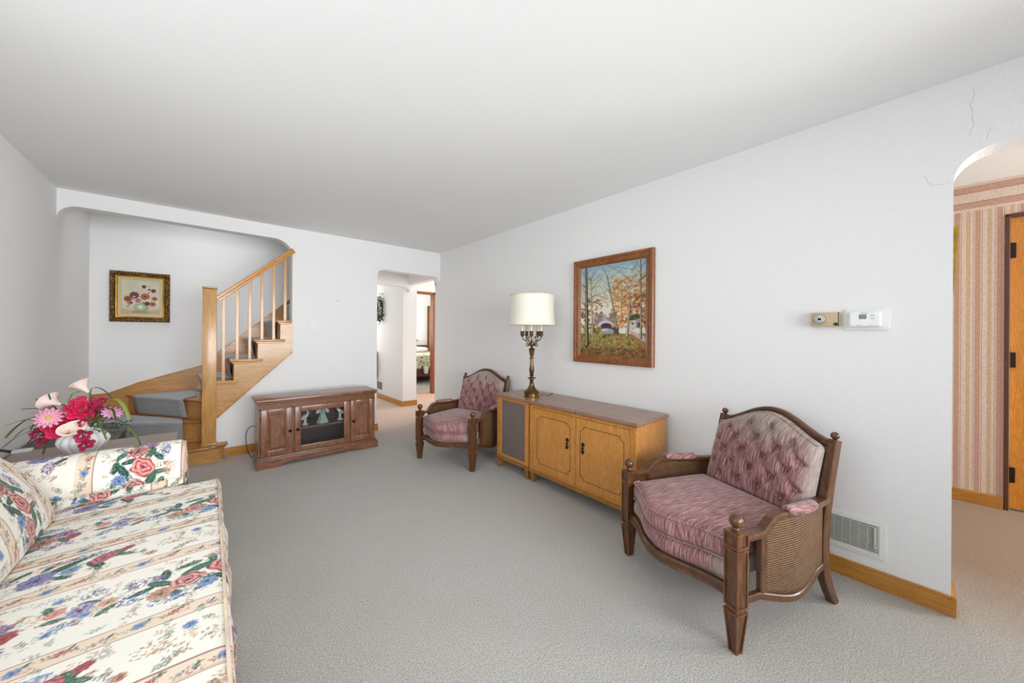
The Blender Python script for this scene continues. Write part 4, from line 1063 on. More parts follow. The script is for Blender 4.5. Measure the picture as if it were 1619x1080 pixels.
MB().lathe([(0.008, 0.515), (0.008, 0.93)], 14).build('rod', M['brass'], lamp, smooth='auto')
for k in range(5):
    a = 2 * PI * k / 5 + 0.12; ca, sa = math.cos(a), math.sin(a)
    pth = smooth_poly([(0.012, 0.485), (0.03, 0.460), (0.045, 0.500), (0.070, 0.515), (0.088, 0.53), (0.090, 0.555)], 2)
    mb = MB(); mb.tube([(r_ * ca, r_ * sa, z) for r_, z in pth], 0.0048, 8)
    pth2 = smooth_poly([(0.05, 0.505), (0.058, 0.545), (0.040, 0.550), (0.042, 0.530)], 2); mb.tube([(r_ * ca, r_ * sa, z) for r_, z in pth2], 0.004, 6)
    pth3 = smooth_poly([(0.028, 0.478), (0.048, 0.455), (0.056, 0.478), (0.046, 0.484)], 2); mb.tube([(r_ * ca, r_ * sa, z) for r_, z in pth3], 0.004, 6)
    ar = mb.build('candle_arm', M['brass_dark'], lamp, smooth=True)
    MB().lathe([(0.006, 0.545), (0.018, 0.560), (0.017, 0.566), (0.024, 0.570), (0.016, 0.572), (0.014, 0.580), (0.020, 0.593), (0.019, 0.596), (0.010, 0.592)], 18, (0.090 * ca, 0.090 * sa, 0)).build('candle_cup', M['brass_dark'], ar, smooth='auto')
    MB().lathe([(0.010, 0.590), (0.010, 0.675), (0.006, 0.680)], 14, (0.090 * ca, 0.090 * sa, 0)).build('candle_sleeve', M['candle'], ar, smooth='auto')
mb = MB(); mb.lathe([(0.212, 0.650), (0.203, 0.72), (0.198, 0.80), (0.200, 0.88), (0.203, 0.925), (0.200, 0.925), (0.195, 0.80), (0.209, 0.650), (0.212, 0.650)], 64, cap=False)
sh = mb.build('lamp_shade', M['cream'], lamp, smooth='auto')
mb = MB()
for r_, z in ((0.213, 0.653), (0.2035, 0.922)): mb.tube([(r_ * math.cos(a), r_ * math.sin(a), z) for a in np.linspace(0, 2 * PI, 60)], 0.0045, 6)
mb.build('shade_trim', plain('shade_tape', (228, 220, 192), 0.8), sh, smooth=True)
mb = MB()
for a in (0, 2 * PI / 3, 4 * PI / 3): mb.tube([(0, 0, 0.905), (0.2 * math.cos(a), 0.2 * math.sin(a), 0.918)], 0.002, 6)
mb.lathe([(0.006, 0.9), (0.012, 0.915), (0.004, 0.93), (0.009, 0.945), (0.001, 0.955)], 12); mb.build('shade_harp', M['brass'], lamp, smooth='auto')
pts = smooth_poly([(0.05, -0.05, 0.012), (0.09, -0.075, 0.02), (0.14, -0.085, 0.006), (0.17, -0.06, 0.003), (0.225, -0.03, 0.003), (0.289, 0.0, 0.0035)], 2)
MB().tube([tuple(p) for p in pts], 0.0024, 6).build('power_cord', M['black'], lamp, smooth=True)

# ------------------------------------------------------------------ media cabinet
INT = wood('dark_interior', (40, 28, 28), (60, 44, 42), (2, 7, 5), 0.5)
mc = thing('media_cabinet', 'low cherry-stained media cabinet with glass middle door under the stairs', 'cabinet', (0, 0, 0))
x0, x1, yf, yb_ = 0.345, 1.405, 3.985, 4.30
MB().bb(0.318, 1.418, 3.938, 4.31, 0.612, 0.640, 0.009).build('top', M['cherry'], mc, smooth='auto')
mb = MB(); mb.bb(x0 - 0.012, x1 + 0.012, yf - 0.028, yb_, 0.596, 0.613, 0.006); mb.bb(x0, x1, yf - 0.004, yb_, 0.548, 0.598, 0.002)
mb.build('frieze', wood('cherry_frieze', (110, 66, 38), (146, 94, 56), (2, 7, 7), 0.35), mc)
mb = MB(); mb.bb(x0, x0 + 0.02, yf, yb_, 0.10, 0.55); mb.bb(x1 - 0.02, x1, yf, yb_, 0.10, 0.55); mb.bb(x0, x1, yb_ - 0.01, yb_, 0.10, 0.55)
mb.bb(0.612, 0.634, yf, yb_ - .01, 0.10, 0.55); mb.bb(1.130, 1.150, yf, yb_ - .01, 0.10, 0.55); mb.bb(x0, x1, yf, yb_, 0.088, 0.104); mb.bb(x0, x1, yf, yb_, 0.540, 0.549)
mb.build('carcase', M['cherry_v'], mc)
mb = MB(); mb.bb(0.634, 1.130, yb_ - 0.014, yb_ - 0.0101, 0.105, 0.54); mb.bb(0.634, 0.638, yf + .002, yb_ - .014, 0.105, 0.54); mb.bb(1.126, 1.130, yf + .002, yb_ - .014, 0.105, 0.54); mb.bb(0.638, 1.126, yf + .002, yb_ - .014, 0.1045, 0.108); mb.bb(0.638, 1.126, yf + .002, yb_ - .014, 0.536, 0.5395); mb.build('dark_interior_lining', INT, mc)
MB().bb(0.634, 1.130, yf + 0.02, yb_ - 0.01, 0.312, 0.327).build('shelf', M['cherry'], mc)
mb = MB(); mb.bb(x0 - 0.008, x1 + 0.010, yf - 0.022, yb_, 0.078, 0.097, 0.007); mb.bb(x0 - 0.014, x1 + 0.018, yf - 0.034, yb_, 0.058, 0.080, 0.004)
pp = [(x0 - 0.020, 0), (x0 + 0.16, 0), (x0 + 0.19, 0.014), (x0 + 0.24, 0.030), (x1 - 0.23, 0.030), (x1 - 0.18, 0.014), (x1 - 0.155, 0), (x1 + 0.024, 0), (x1 + 0.024, 0.068), (x0 - 0.020, 0.068)]
mb.prism(pp, lambda a, b: (a, yf - 0.040, b), lambda a, b: (a, yf - 0.020, b))
for x in (x0 - 0.020, x1 + 0.004): mb.bb(x, x + 0.02, yf - 0.03, yb_, 0, 0.068)
mb.build('plinth', M['cherry'], mc, smooth='auto')
def frame_door(xa, xb, glassy, knob_x):
    za, zb_ = 0.105, 0.542; b = 0.052; yd = yf - 0.020
    mb = MB()
    mb.bb(xa, xa + b, yd, yf, za, zb_, 0.004); mb.bb(xb - b, xb, yd, yf, za, zb_, 0.004)
    mb.bb(xa + b, xb - b, yd, yf, za, za + b, 0.004); mb.bb(xa + b, xb - b, yd, yf, zb_ - b, zb_, 0.004)
    d = mb.build('door', M['cherry_v'], mc, smooth='auto')
    if glassy:
        MB().bb(xa + b - 0.004, xb - b + 0.004, yd + 0.010, yd + 0.013, za + b - 0.004, zb_ - b + 0.004).build('glass_pane', M['glass'], d)
    else:
        mb = MB(); mb.bb(xa + b, xb - b, yd + 0.012, yf - 0.002, za + b, zb_ - b); 
        i = 0.022; A = [(xa + b + 0.004, za + b + 0.004), (xb - b - 0.004, za + b + 0.004), (xb - b - 0.004, zb_ - b - 0.004), (xa + b + 0.004, zb_ - b - 0.004)]
        bm_ = bmesh.new(); o_ = [bm_.verts.new((a, yd + 0.012, z)) for a, z in A]
        cx_, cz_ = (xa + xb) / 2, (za + zb_) / 2
        n_ = [bm_.verts.new((a + (i if a < cx_ else -i), yd + 0.002, z + (i if z < cz_ else -i))) for a, z in A]
        for k in range(4): bm_.faces.new((o_[k], o_[(k + 1) % 4], n_[(k + 1) % 4], n_[k]))
        bm_.faces.new(n_); mb.join(bm_); mb.build('raised_panel', M['cherry_v'], d)
    MB().lathe([(0.005, 0), (0.005, 0.010), (0.013, 0.014), (0.014, 0.020), (0.008, 0.025)], 18, mt=Matrix.Translation((knob_x, yd, 0.322)) @ Matrix.Rotation(PI / 2, 4, 'X')).build('knob', M['knob'], d, smooth='auto')
    return d
frame_door(0.361, 0.613, False, 0.593); frame_door(0.633, 1.132, True, 0.655); frame_door(1.149, 1.395, False, 1.172)
MB().bb(0.3575, 0.3605, yf - 0.018, yf - 0.010, 0.44, 0.48).bb(0.3575, 0.3605, yf - 0.018, yf - 0.010, 0.16, 0.20).build('hinge', M['bronze'], mc)
# figurines on its shelf
def swan(x, y, s, label, look):
    t = thing('swan_figurine', label, 'figurine', (x, y, 0.327), 0, 'white swans behind the cabinet glass')
    ax = [(-0.055 * s, 0, .050), (-.045 * s, 0, .058), (-.020 * s, 0, .072), (.005 * s, 0, .088), (.020 * s, 0, .105), (.026 * s, 0, .124), (.018 * s, 0, .140), (.002 * s, 0, .148)]
    rad = [.003, .010, .020, .022, .014, .009, .0075, .0075]
    if look: ax = [(-.062 * s, 0, .062), (-.048 * s, 0, .066), (-.022 * s, 0, .080), (.004 * s, 0, .098), (.022 * s, 0, .118), (.026 * s, 0, .138), (.014 * s, 0, .154), (-.004 * s, 0, .152), (-.012 * s, 0, .140)]; rad = [.003, .009, .019, .021, .014, .009, .0075, .0075, .004]
    else: ax += [(-.018 * s, 0, .142)]; rad += [.004]
    mb = MB(); n = 12; b = bmesh.new(); rings = []
    P = smooth_poly(ax, 2); RR = np.interp(np.linspace(0, 1, len(P)), np.linspace(0, 1, len(rad)), rad)
    for i, p in enumerate(P):
        tn = P[min(i + 1, len(P) - 1)] - P[max(0, i - 1)]; tn = Vector(tn).normalized(); sd = Vector((0, 1, 0)); q = tn.cross(sd).normalized()
        rings.append([b.verts.new(Vector(p) + float(RR[i]) * (math.cos(2 * PI * k / n) * sd + math.sin(2 * PI * k / n) * q)) for k in range(n)])
    for a_, b_ in zip(rings[:-1], rings[1:]):
        for k in range(n): b.faces.new((a_[k], a_[(k + 1) % n], b_[(k + 1) % n], b_[k]))
    b.faces.new(rings[0]); b.faces.new(rings[-1]); mb.join(b); mb.build('body', M['porcelain'], t, smooth=True)
    zt = 0.062 if not look else .075
    MB().lathe([(0.030, 0), (0.030, 0.005), (0.018, 0.014), (0.012, 0.030), (0.016, zt)], 18).build('pedestal', M['porcelain'], t, smooth='auto')
swan(0.745, 4.10, 1, 'white swan figurine on the left of the glass cabinet shelf, neck curled forward', False)
swan(1.075, 4.10, -1, 'white swan figurine on the right of the glass cabinet shelf, head tucked down', True)
an = thing('angel_figurine', 'pale green winged angel figurine standing between two white swans', 'figurine', (0.905, 4.10, 0.327))
MB().lathe([(0.060, 0), (0.058, 0.012), (0.046, 0.03), (0.032, 0.07), (0.020, 0.105), (0.024, 0.125), (0.014, 0.138), (0.008, 0.145)], 40, lobes=9, amp=0.18).build('gown', M['jade'], an, smooth='auto')
MB().soft((0, 0, 0.155), (0.026, 0.026, 0.030), 0.013, (6, 6, 6)).build('head', M['porcelain'], an, smooth=True)
for s in (-1, 1):
    MB().soft((s * 0.040, 0, 0.118), (0.044, 0.016, 0.034), 0.008, (8, 4, 6), lambda p, q: (p[0], p[1], p[2] * (1.3 - 0.3 * q[0] * s) - 0.4 * p[0] * s)).build('wing', M['porcelain'], an, smooth=True)
    MB().tube([(s * .014, -.005, .128), (s * .034, -.016, .112), (s * .010, -.028, .104)], .007, 8, .005).build('sleeve', M['jade'], an, smooth=True)
# cable beside the cabinet
pts = smooth_poly([(0.395, 4.28, 0.33), (0.355, 4.36, 0.325), (0.318, 4.42, 0.315), (0.285, 4.46, 0.26), (0.285, 4.47, 0.15), (0.300, 4.45, 0.05), (0.325, 4.38, 0.010), (0.345, 4.34, 0.01)], 2)
tag(MB().tube([tuple(p) for p in pts], 0.0035, 6).build('power_cable', M['black'], smooth=True), 'thin dark cable looping out behind the left end of the media cabinet', 'cable')

# ------------------------------------------------------------------ side table behind the sofa arm
tb = thing('end_table', 'pale wood laminate end table between the sofa arm and the stairs, vase on it', 'table', (0, 0, 0))
MB().bb(-0.872, -0.168, 2.95, 3.50, 0.515, 0.548, 0.003).build('tabletop', M['laminate'], tb)
for x in (-0.85, -0.195):
    for y in (2.975, 3.475): MB().bb(x - 0.02, x + 0.02, y - 0.02, y + 0.02, 0, 0.516, 0.003).build('leg', M['cherry_v'], tb)
MB().bb(-0.84, -0.20, 2.98, 3.47, 0.16, 0.18, 0.002).build('shelf', M['laminate'], tb)
bx_ = thing('storage_box', 'low black box with a dark grey lid between the end table and the stairs', 'box', (0, 0, 0))
MB().bb(-0.93, -0.50, 3.53, 4.10, 0.0, 0.485, 0.004).build('box_body', M['black'], bx_)
MB().bb(-0.935, -0.495, 3.525, 4.105, 0.470, 0.500, 0.004).build('lid', plain('dark_grey_lid', (74, 70, 68), 0.5), bx_)
tag(MB().bb(-0.875, -0.80, 3.45, 3.49, 0.548, 0.566, 0.004).build('power_adapter', M['white_plastic']), 'small white power adapter on the left back corner of the end table', 'adapter')
pts = smooth_poly([(-0.93, 3.00, 0.58), (-0.93, 3.10, 0.62), (-0.92, 3.25, 0.628), (-0.905, 3.38, 0.60), (-0.885, 3.46, 0.565), (-0.875, 3.475, 0.558)], 2)
tag(MB().sweep([tuple(p) for p in pts], (1, 0, 0.4), 0.004, 0.020, 0.0015).build('black_strap', M['black'], smooth=True), 'black strap curving down onto the left corner of the end table', 'strap')
vx, vy, vz = -0.552, 3.17, 0.548
tag(MB().lathe([(0.045, 0.0), (0.048, 0.004), (0.070, 0.03), (0.098, 0.068), (0.106, 0.090), (0.098, 0.112), (0.072, 0.135), (0.052, 0.152), (0.046, 0.168), (0.052, 0.184), (0.048, 0.184), (0.041, 0.166), (0.046, 0.150), (0.064, 0.13), (0.05, 0.02)], 96, lobes=14, amp=0.10, c=(0, 0, 0)).build('vase', M['porcelain'], smooth=True), 'white lobed ceramic vase holding pink artificial flowers on the end table', 'vase').location = (vx, vy, vz)

# flowers: placed around the vase mouth
MOUTH = Vector((vx, vy, vz + 0.16))
cr = Vector((_R.x, _R.y, 0)); cf = Vector((_F.x, _F.y, 0))
def at(r_, u, f=0.0):
    """r_ metres to the right across the room diagonal, u up, f away"""
    return MOUTH + cr * r_ + Vector((0, 0, u)) + cf * f
def stem_to(p, par, m='leaf', r=0.003):
    p = Vector(p); mid = MOUTH.lerp(p, 0.55) + Vector((0, 0, 0.02))
    pts = smooth_poly([tuple(MOUTH + Vector((0, 0, -0.05))), tuple(mid), tuple(p)], 2)
    o = MB().tube([tuple(Vector(q) - par.location) for q in pts], r, 6).build('stem', M[m], par, smooth=True); return o
def orient(d):
    return Vector(d).to_track_quat('Z', 'Y').to_matrix().to_4x4()
def calla(p, d, s, label, tw=0):
    t = thing('calla_lily', label, 'flower', tuple(p), 0, 'calla lilies'); mtx = orient(d) @ Matrix.Rotation(tw, 4, 'Z')
    def f(u, v):
        a = 2 * PI * u; lip = 1.0 + 0.75 * max(0, math.cos(a)) ** 3
        r_ = 0.007 + (0.040 * v ** 1.7) * (1 + 0.5 * max(0, math.cos(a)) * v); z = 0.075 * v * (1 + 0.35 * (lip - 1) * v) - 0.012 * v ** 6
        return tuple(mtx @ (Vector((r_ * math.cos(a), r_ * math.sin(a) * 0.85, z)) * s))
    o = MB().grid(28, 12, f, True).build('spathe', M['petal_pale'], t, smooth=True, recalc=False); md = o.modifiers.new('s', 'SOLIDIFY'); md.thickness = 0.0015
    MB().tube([tuple(mtx @ Vector((0, 0, 0.01 * s))), tuple(mtx @ Vector((0.004, 0, 0.055 * s)))], 0.0035, 8, 0.002).build('spadix', M['flower_eye'], t, smooth=True)
    stem_to(p, t, 'leaf_lime', 0.0042)
def daisy(p, d, r_, m, label, n=14, layers=2):
    t = thing('gerbera', label, 'flower', tuple(p), 0, 'gerbera daisies'); mtx = orient(d); mb = MB()
    for L in range(layers):
        for k in range(n):
            a = 2 * PI * (k + 0.5 * L) / n; rr = r_ * (1 - 0.22 * L)
            def f(u, v, a=a, rr=rr, L=L):
                q = rr * (0.12 + 0.88 * v); wd = rr * 0.20 * math.sin(PI * min(1, 0.15 + 0.80 * v)) ** 0.6 * (u - .5) * 2
                return tuple(mtx @ Vector((q * math.cos(a) - wd * math.sin(a), q * math.sin(a) + wd * math.cos(a), 0.004 + 0.006 * L + 0.010 * math.sin(v * 2.2) - 0.006 * (2 * u - 1) ** 2)))
            mb.grid(4, 6, f)
    o = mb.build('petals', M[m], t, smooth=True); md = o.modifiers.new('s', 'SOLIDIFY'); md.thickness = 0.001
    MB().lathe([(r_ * .22, 0.0), (r_ * .22, .012), (r_ * .16, .018), (r_ * .04, .019)], 16, mt=mtx).build('flower_eye', M['flower_eye'], t, smooth=True)
    stem_to(p, t)
def ruffled(p, d, r_, m, label, name='rose', grp='hot pink roses', n=22):
    t = thing(name, label, 'flower', tuple(p), 0, grp); mtx = orient(d); mb = MB(); rnd = random.Random(int(p[0] * 9999) + int(p[2] * 999))
    for k in range(n):
        a = k * 2.4; q0 = r_ * math.sqrt(k / n) * 0.75; tilt = 1.25 - 1.0 * k / n
        def f(u, v, a=a, q0=q0, tilt=tilt):
            w_ = r_ * 0.42 * (0.35 + 0.65 * math.sin(PI * min(1, .12 + .75 * v))) * (u - .5) * 2
            h = r_ * 0.62 * v; curl = r_ * 0.12 * v * v
            q = q0 + h * math.cos(tilt) + curl - abs(w_) * 0.25
            return tuple(mtx @ Vector((q * math.cos(a) - w_ * math.sin(a), q * math.sin(a) + w_ * math.cos(a), r_ * 0.15 + h * math.sin(tilt) - r_ * .25 * (q0 / r_) + 0.003 * math.sin(9 * u))))
        mb.grid(4, 5, f)
    o = mb.build('petals', M[m], t, smooth=True); md = o.modifiers.new('s', 'SOLIDIFY'); md.thickness = 0.001
    stem_to(p, t)
def px(x, y, f=0.0): return at((x - 132.6) / 272.0 * (1 + f / 2.04), (675.8 - y) / 272.0 * (1 + f / 2.04), f)
toward = (Vector((0, 0, CAMH)) - MOUTH).normalized()
calla(px(134, 622, .02), cr * -0.60 + Vector((0, 0, .50)) + toward * .2, 1.12, 'pale pink calla lily standing highest above the bouquet', PI)
calla(px(98, 640, .0), cr * -0.95 + Vector((0, 0, .22)) + toward * .15, 1.20, 'pale pink calla lily leaning left over the bouquet', PI)
calla(px(128, 683, -.06), toward * 0.7 + Vector((0, 0, .5)) + cr * .1, 1.0, 'pale pink calla lily low at the front above the vase rim', 0.3)
daisy(px(105, 655, -.08), toward + Vector((0, 0, .15)) - cr * .2, 0.058, 'petal_pink', 'large light pink gerbera facing out at the left of the bouquet')
daisy(px(184, 652, -.02), Vector((0, 0, 1)) + toward * .6 + cr * .3, 0.047, 'petal_lilac', 'lilac pink gerbera at the right edge of the bouquet', 12, 1)
daisy(px(71, 661, .0), cr * -.8 + toward * .5 + Vector((0, 0, .2)), 0.040, 'petal_hot', 'small hot pink gerbera at the far left of the bouquet', 8, 1)
ruffled(px(130, 646, .0), toward + Vector((0, 0, .5)), 0.056, 'petal_hot', 'hot pink rose at the top centre of the bouquet')
ruffled(px(110, 671, -.04), toward + Vector((0, 0, -.1)), 0.054, 'petal_hot', 'crimson pink rose below the large light pink gerbera')
for i, (x, y, r_, f, lab) in enumerate([(155, 648, .036, 0, 'wine red orchid bloom behind the lilac gerbera'), (158, 682, .036, -.08, 'wine and pink orchid bloom right of the vase neck'),
        (166, 696, .034, -.09, 'wine red orchid bloom hanging lowest at the right of the vase'), (150, 636, .026, .03, 'small wine red orchid bud high at the right of the tall calla'),
        (70, 684, .034, -.03, 'wine red orchid bloom low at the left of the bouquet'), (86, 688, .028, -.02, 'wine red orchid bloom left of the vase neck'), (79, 695, .024, -.04, 'small magenta orchid bloom lowest at the left'),
        (146, 664, .028, -.04, 'dark red orchid bloom tucked above the front calla')]):
    ruffled(px(x, y, f), toward + cr * random.uniform(-.6, .6) + Vector((0, 0, random.uniform(-.3, .4))), r_ * .85, 'petal_wine', lab, 'orchid_bloom', 'wine red orchid blooms', 9)
def blade(pts, m, r_=0.0045, wide=False):
    P = smooth_poly([tuple(px(*p)) for p in pts], 3); n = len(P)
    w_ = [max(.0012, r_ * math.sin(PI * min(1, 0.12 + 0.86 * (1 - i / n)) ** 0.8)) * 2 for i in range(n)]
    mb = MB(); mb.sweep([tuple(q) for q in P], tuple(cr * .2 + Vector((0, 0, 1)) if False else (cf.x, cf.y, .3)), w_, 0.0016, 0.0004)
    return mb.build('grass_blade', M[m], smooth=True)
BL = [([(120, 690), (95, 660), (60, 655), (35, 672), (22, 690)], 'leaf_lime', .010), ([(122, 690), (80, 668), (40, 662), (5, 675)], 'leaf_dark', .004),
      ([(122, 690), (90, 650), (60, 646), (30, 648)], 'leaf_dark', .004), ([(120, 690), (85, 672), (50, 672), (30, 690)], 'leaf_dark', .004),
      ([(120, 690), (80, 678), (45, 682), (18, 706)], 'leaf_dark', .004), ([(125, 690), (100, 655), (78, 648), (64, 630)], 'leaf_dark', .004),
      ([(128, 688), (100, 655), (88, 640), (84, 621)], 'leaf_dark', .004), ([(118, 690), (88, 690), (70, 700), (60, 732)], 'leaf_lime', .006),
      ([(135, 688), (160, 655), (175, 630), (190, 630), (203, 650), (207, 662)], 'leaf_lime', .010), ([(135, 688), (165, 650), (190, 640), (200, 658)], 'leaf_dark', .005),
      ([(136, 690), (170, 662), (200, 660), (230, 688), (240, 702)], 'leaf', .005), ([(136, 688), (145, 640), (140, 612), (160, 613), (176, 630)], 'leaf_dark', .003),
      ([(120, 690), (70, 660), (50, 668), (40, 682)], 'leaf_dark', .004), ([(126, 688), (105, 640), (110, 622), (122, 620)], 'leaf_lime', .006),
      ([(132, 688), (150, 665), (170, 664), (188, 690)], 'leaf', .005), ([(136, 688), (155, 660), (166, 642), (175, 655)], 'leaf_dark', .005),
      ([(124, 690), (95, 680), (72, 676), (50, 700)], 'leaf', .005), ([(124, 690), (110, 645), (90, 636), (70, 645)], 'leaf_dark', .004)]
BLAB = ['broad lime grass blade arching left and drooping beside the sofa back', 'thin dark grass blade reaching farthest left to the photo edge', 'thin dark grass blade ending level, upper left of the bouquet',
 'thin dark grass blade bending down at the far left', 'thin dark grass blade curving lowest at the far left towards the strap', 'thin dark grass blade rising to the tip beside the left calla lily',
 'thin dark grass blade pointing straight up behind the left calla lily', 'narrow lime grass blade hanging down over the end table left of the vase', 'broad lime grass blade arching over the lilac gerbera',
 'thin dark grass blade drooping under the broad lime one at the right', 'long green grass blade reaching farthest right over the end table', 'thin dark grass loop rising highest right of the tall calla lily',
 'thin dark grass blade between the two left blade tips', 'narrow lime grass blade curving up to the tall calla lily', 'short green grass blade bending down right of the vase',
 'short dark grass blade curling beside the lilac gerbera', 'green grass blade dropping left above the low orchid blooms', 'thin dark grass blade looping across the left calla lily']
for i, (pts, m, r_) in enumerate(BL):
    f = random.uniform(-.06, .03); o = blade([(x, y, f * k / (len(pts) - 1)) for k, (x, y) in enumerate(pts)], m, r_)
    tag(o, BLAB[i], 'leaf', 'long grass blades in the vase')
def fern(x, y, f, name_l):
    c0 = px(x, y, f); mb = MB(); rnd = random.Random(int(x))
    for k in range(46):
        q = c0 + cr * rnd.gauss(0, .040) + Vector((0, 0, rnd.gauss(0, .024))) + cf * rnd.gauss(0, .02); a = Vector((rnd.gauss(0, 1), rnd.gauss(0, 1), rnd.gauss(0, 1))).normalized()
        b_ = a.cross(Vector((0, 0, 1))).normalized(); l = .012
        b = bmesh.new(); vs = [b.verts.new(q - a * l), b.verts.new(q + b_ * l * .4), b.verts.new(q + a * l), b.verts.new(q - b_ * l * .4), ]; vs2 = b.verts.new(q + a.cross(b_) * .003)
        for i in range(4): b.faces.new((vs[i], vs[(i + 1) % 4], vs2))
        mb.join(b)
        if k % 4 == 0: mb.tube([tuple(MOUTH.lerp(q, .35)), tuple(q)], .0009, 4)
    return tag(mb.build('leaf_sprig', M['leaf' if x < 170 else 'leaf_dark']), name_l, 'leaves', None, 'stuff')
fern(196, 672, -.02, 'loose sprig of tiny dark green leaves right of the bouquet'); fern(160, 668, -.03, 'sprig of small green leaves under the lilac gerbera'); fern(100, 684, -.03, 'sprig of small green leaves left of the vase neck')

# ------------------------------------------------------------------ pictures
def woodland():
    W, H = 0.62, 0.79; T = Painter(W, H, 0.0036, (190, 200, 200), False); P_ = random.Random(5)
    X, Y = T.X / W, T.Y / H                      # Y up
    sky = np.stack([226 - 90 * np.clip((Y - .55) / .45, 0, 1), 222 - 50 * np.clip((Y - .55) / .45, 0, 1), 206 - 16 * np.clip((Y - .55) / .45, 0, 1)], -1); T.im = sky
    def dabs(n, x0, x1, y0, y1, cols, r, a=.8):
        for _ in range(n):
            T.ell(P_.uniform(x0, x1) * W, P_.uniform(y0, y1) * H, r * P_.uniform(.5, 1.5), r * P_.uniform(.25, .8), P_.uniform(-.8, .8), P_.choice(cols), a, .5)
    dabs(120, .1, .9, .55, .95, [(214, 206, 176), (206, 190, 150), (200, 214, 210)], .03, .35)
    dabs(90, 0, .36, .30, .62, [(126, 76, 50), (92, 58, 42), (160, 108, 62)], .018); dabs(160, .0, .40, .55, .86, [(206, 186, 130), (196, 178, 120), (190, 170, 140)], .013, .55)
    dabs(420, .52, 1, .30, .84, [(196, 140, 60), (214, 160, 70), (170, 92, 50), (190, 120, 80)], .020, .6)
    dabs(70, .75, 1, .30, .66, [(120, 58, 44), (146, 84, 56)], .02)
    dabs(60, .25, .60, .36, .46, [(140, 118, 124), (160, 140, 140), (120, 92, 100)], .03, .6)
    # bridge over the stream
    T.ell(.42 * W, .335 * H, .125 * W, .055 * H, 0, (206, 200, 208)); T.ell(.43 * W, .322 * H, .095 * W, .040 * H, 0, (70, 50, 62)); T.rect(.22 * W, .62 * W, .24 * H, .312 * H, (86, 66, 62))
    T.ell(.43 * W, .265 * H, .13 * W, .040 * H, 0, (150, 168, 178)); T.ell(.40 * W, .285 * H, .07 * W, .012 * H, 0, (196, 204, 208))
    # cabin
    T.rect(.76 * W, .93 * W, .30 * H, .385 * H, (196, 196, 188)); T.rect(.86 * W, .93 * W, .30 * H, .40 * H, (150, 150, 146)); T.ell(.84 * W, .41 * H, .10 * W, .028 * H, .25, (54, 74, 46)); T.rect(.80 * W, .83 * W, .335 * H, .36 * H, (60, 60, 60)); T.rect(.88 * W, .91 * W, .31 * H, .36 * H, (56, 60, 70))
    # forest floor
    T.rect(0, W, 0, .245 * H, (150, 128, 70)); dabs(360, 0, 1, 0, .25, [(130, 130, 66), (156, 146, 76), (96, 96, 50), (140, 84, 50), (170, 116, 70), (84, 58, 40)], .017, .8)
    dabs(160, .2, .85, .08, .21, [(150, 150, 80), (176, 168, 96), (120, 122, 64), (160, 100, 60)], .016, .75); dabs(90, 0, .35, .18, .32, [(160, 154, 70), (120, 110, 50), (190, 160, 70)], .018, .8)
    dabs(260, 0, 1, 0, .09, [(120, 66, 44), (76, 50, 36), (150, 96, 56), (110, 80, 44)], .014, .8); T.line(W, .18 * H, .76 * W, .28 * H, .022, .010, (196, 176, 168))
    # trunks
    def trunk(x0, y0, x1, y1, w0, w1, dark, light):
        T.line(x0 * W, y0 * H, x1 * W, y1 * H, w0, w1, dark); T.line(x0 * W - w0 * .35, y0 * H, x1 * W - w1 * .3, y1 * H, w0 * .45, w1 * .4, light)
    trunk(.12, .12, .095, 1.0, .020, .011, (44, 38, 34), (156, 146, 128)); trunk(.215, .16, .18, .85, .010, .004, (110, 94, 62), (206, 196, 160))
    trunk(.60, .30, .44, .86, .008, .005, (70, 62, 50), (180, 168, 136)); trunk(.74, .22, .78, .60, .012, .007, (96, 84, 64), (204, 194, 164)); trunk(.93, .20, .92, .98, .009, .005, (66, 56, 48), (176, 166, 144))
    trunk(.66, .38, .66, .80, .005, .003, (140, 112, 60), (190, 160, 90))
    for _ in range(120):
        x = P_.choice([.1, .19, .46, .66, .80, .92]); y = P_.uniform(.5, .92); a = P_.uniform(.3, 1.3) * P_.choice([-1, 1]); L = P_.uniform(.05, .2)
        T.line(x * W, y * H, x * W + L * math.sin(a), y * H + L * math.cos(a) * .8, .0016, .0008, (80, 66, 50), .8)
    dabs(160, .0, 1, .55, .92, [(206, 176, 110), (196, 190, 150), (210, 150, 110)], .010, .45); dabs(110, .5, .95, .34, .70, [(214, 176, 76), (190, 140, 50)], .010, .8)
    return T
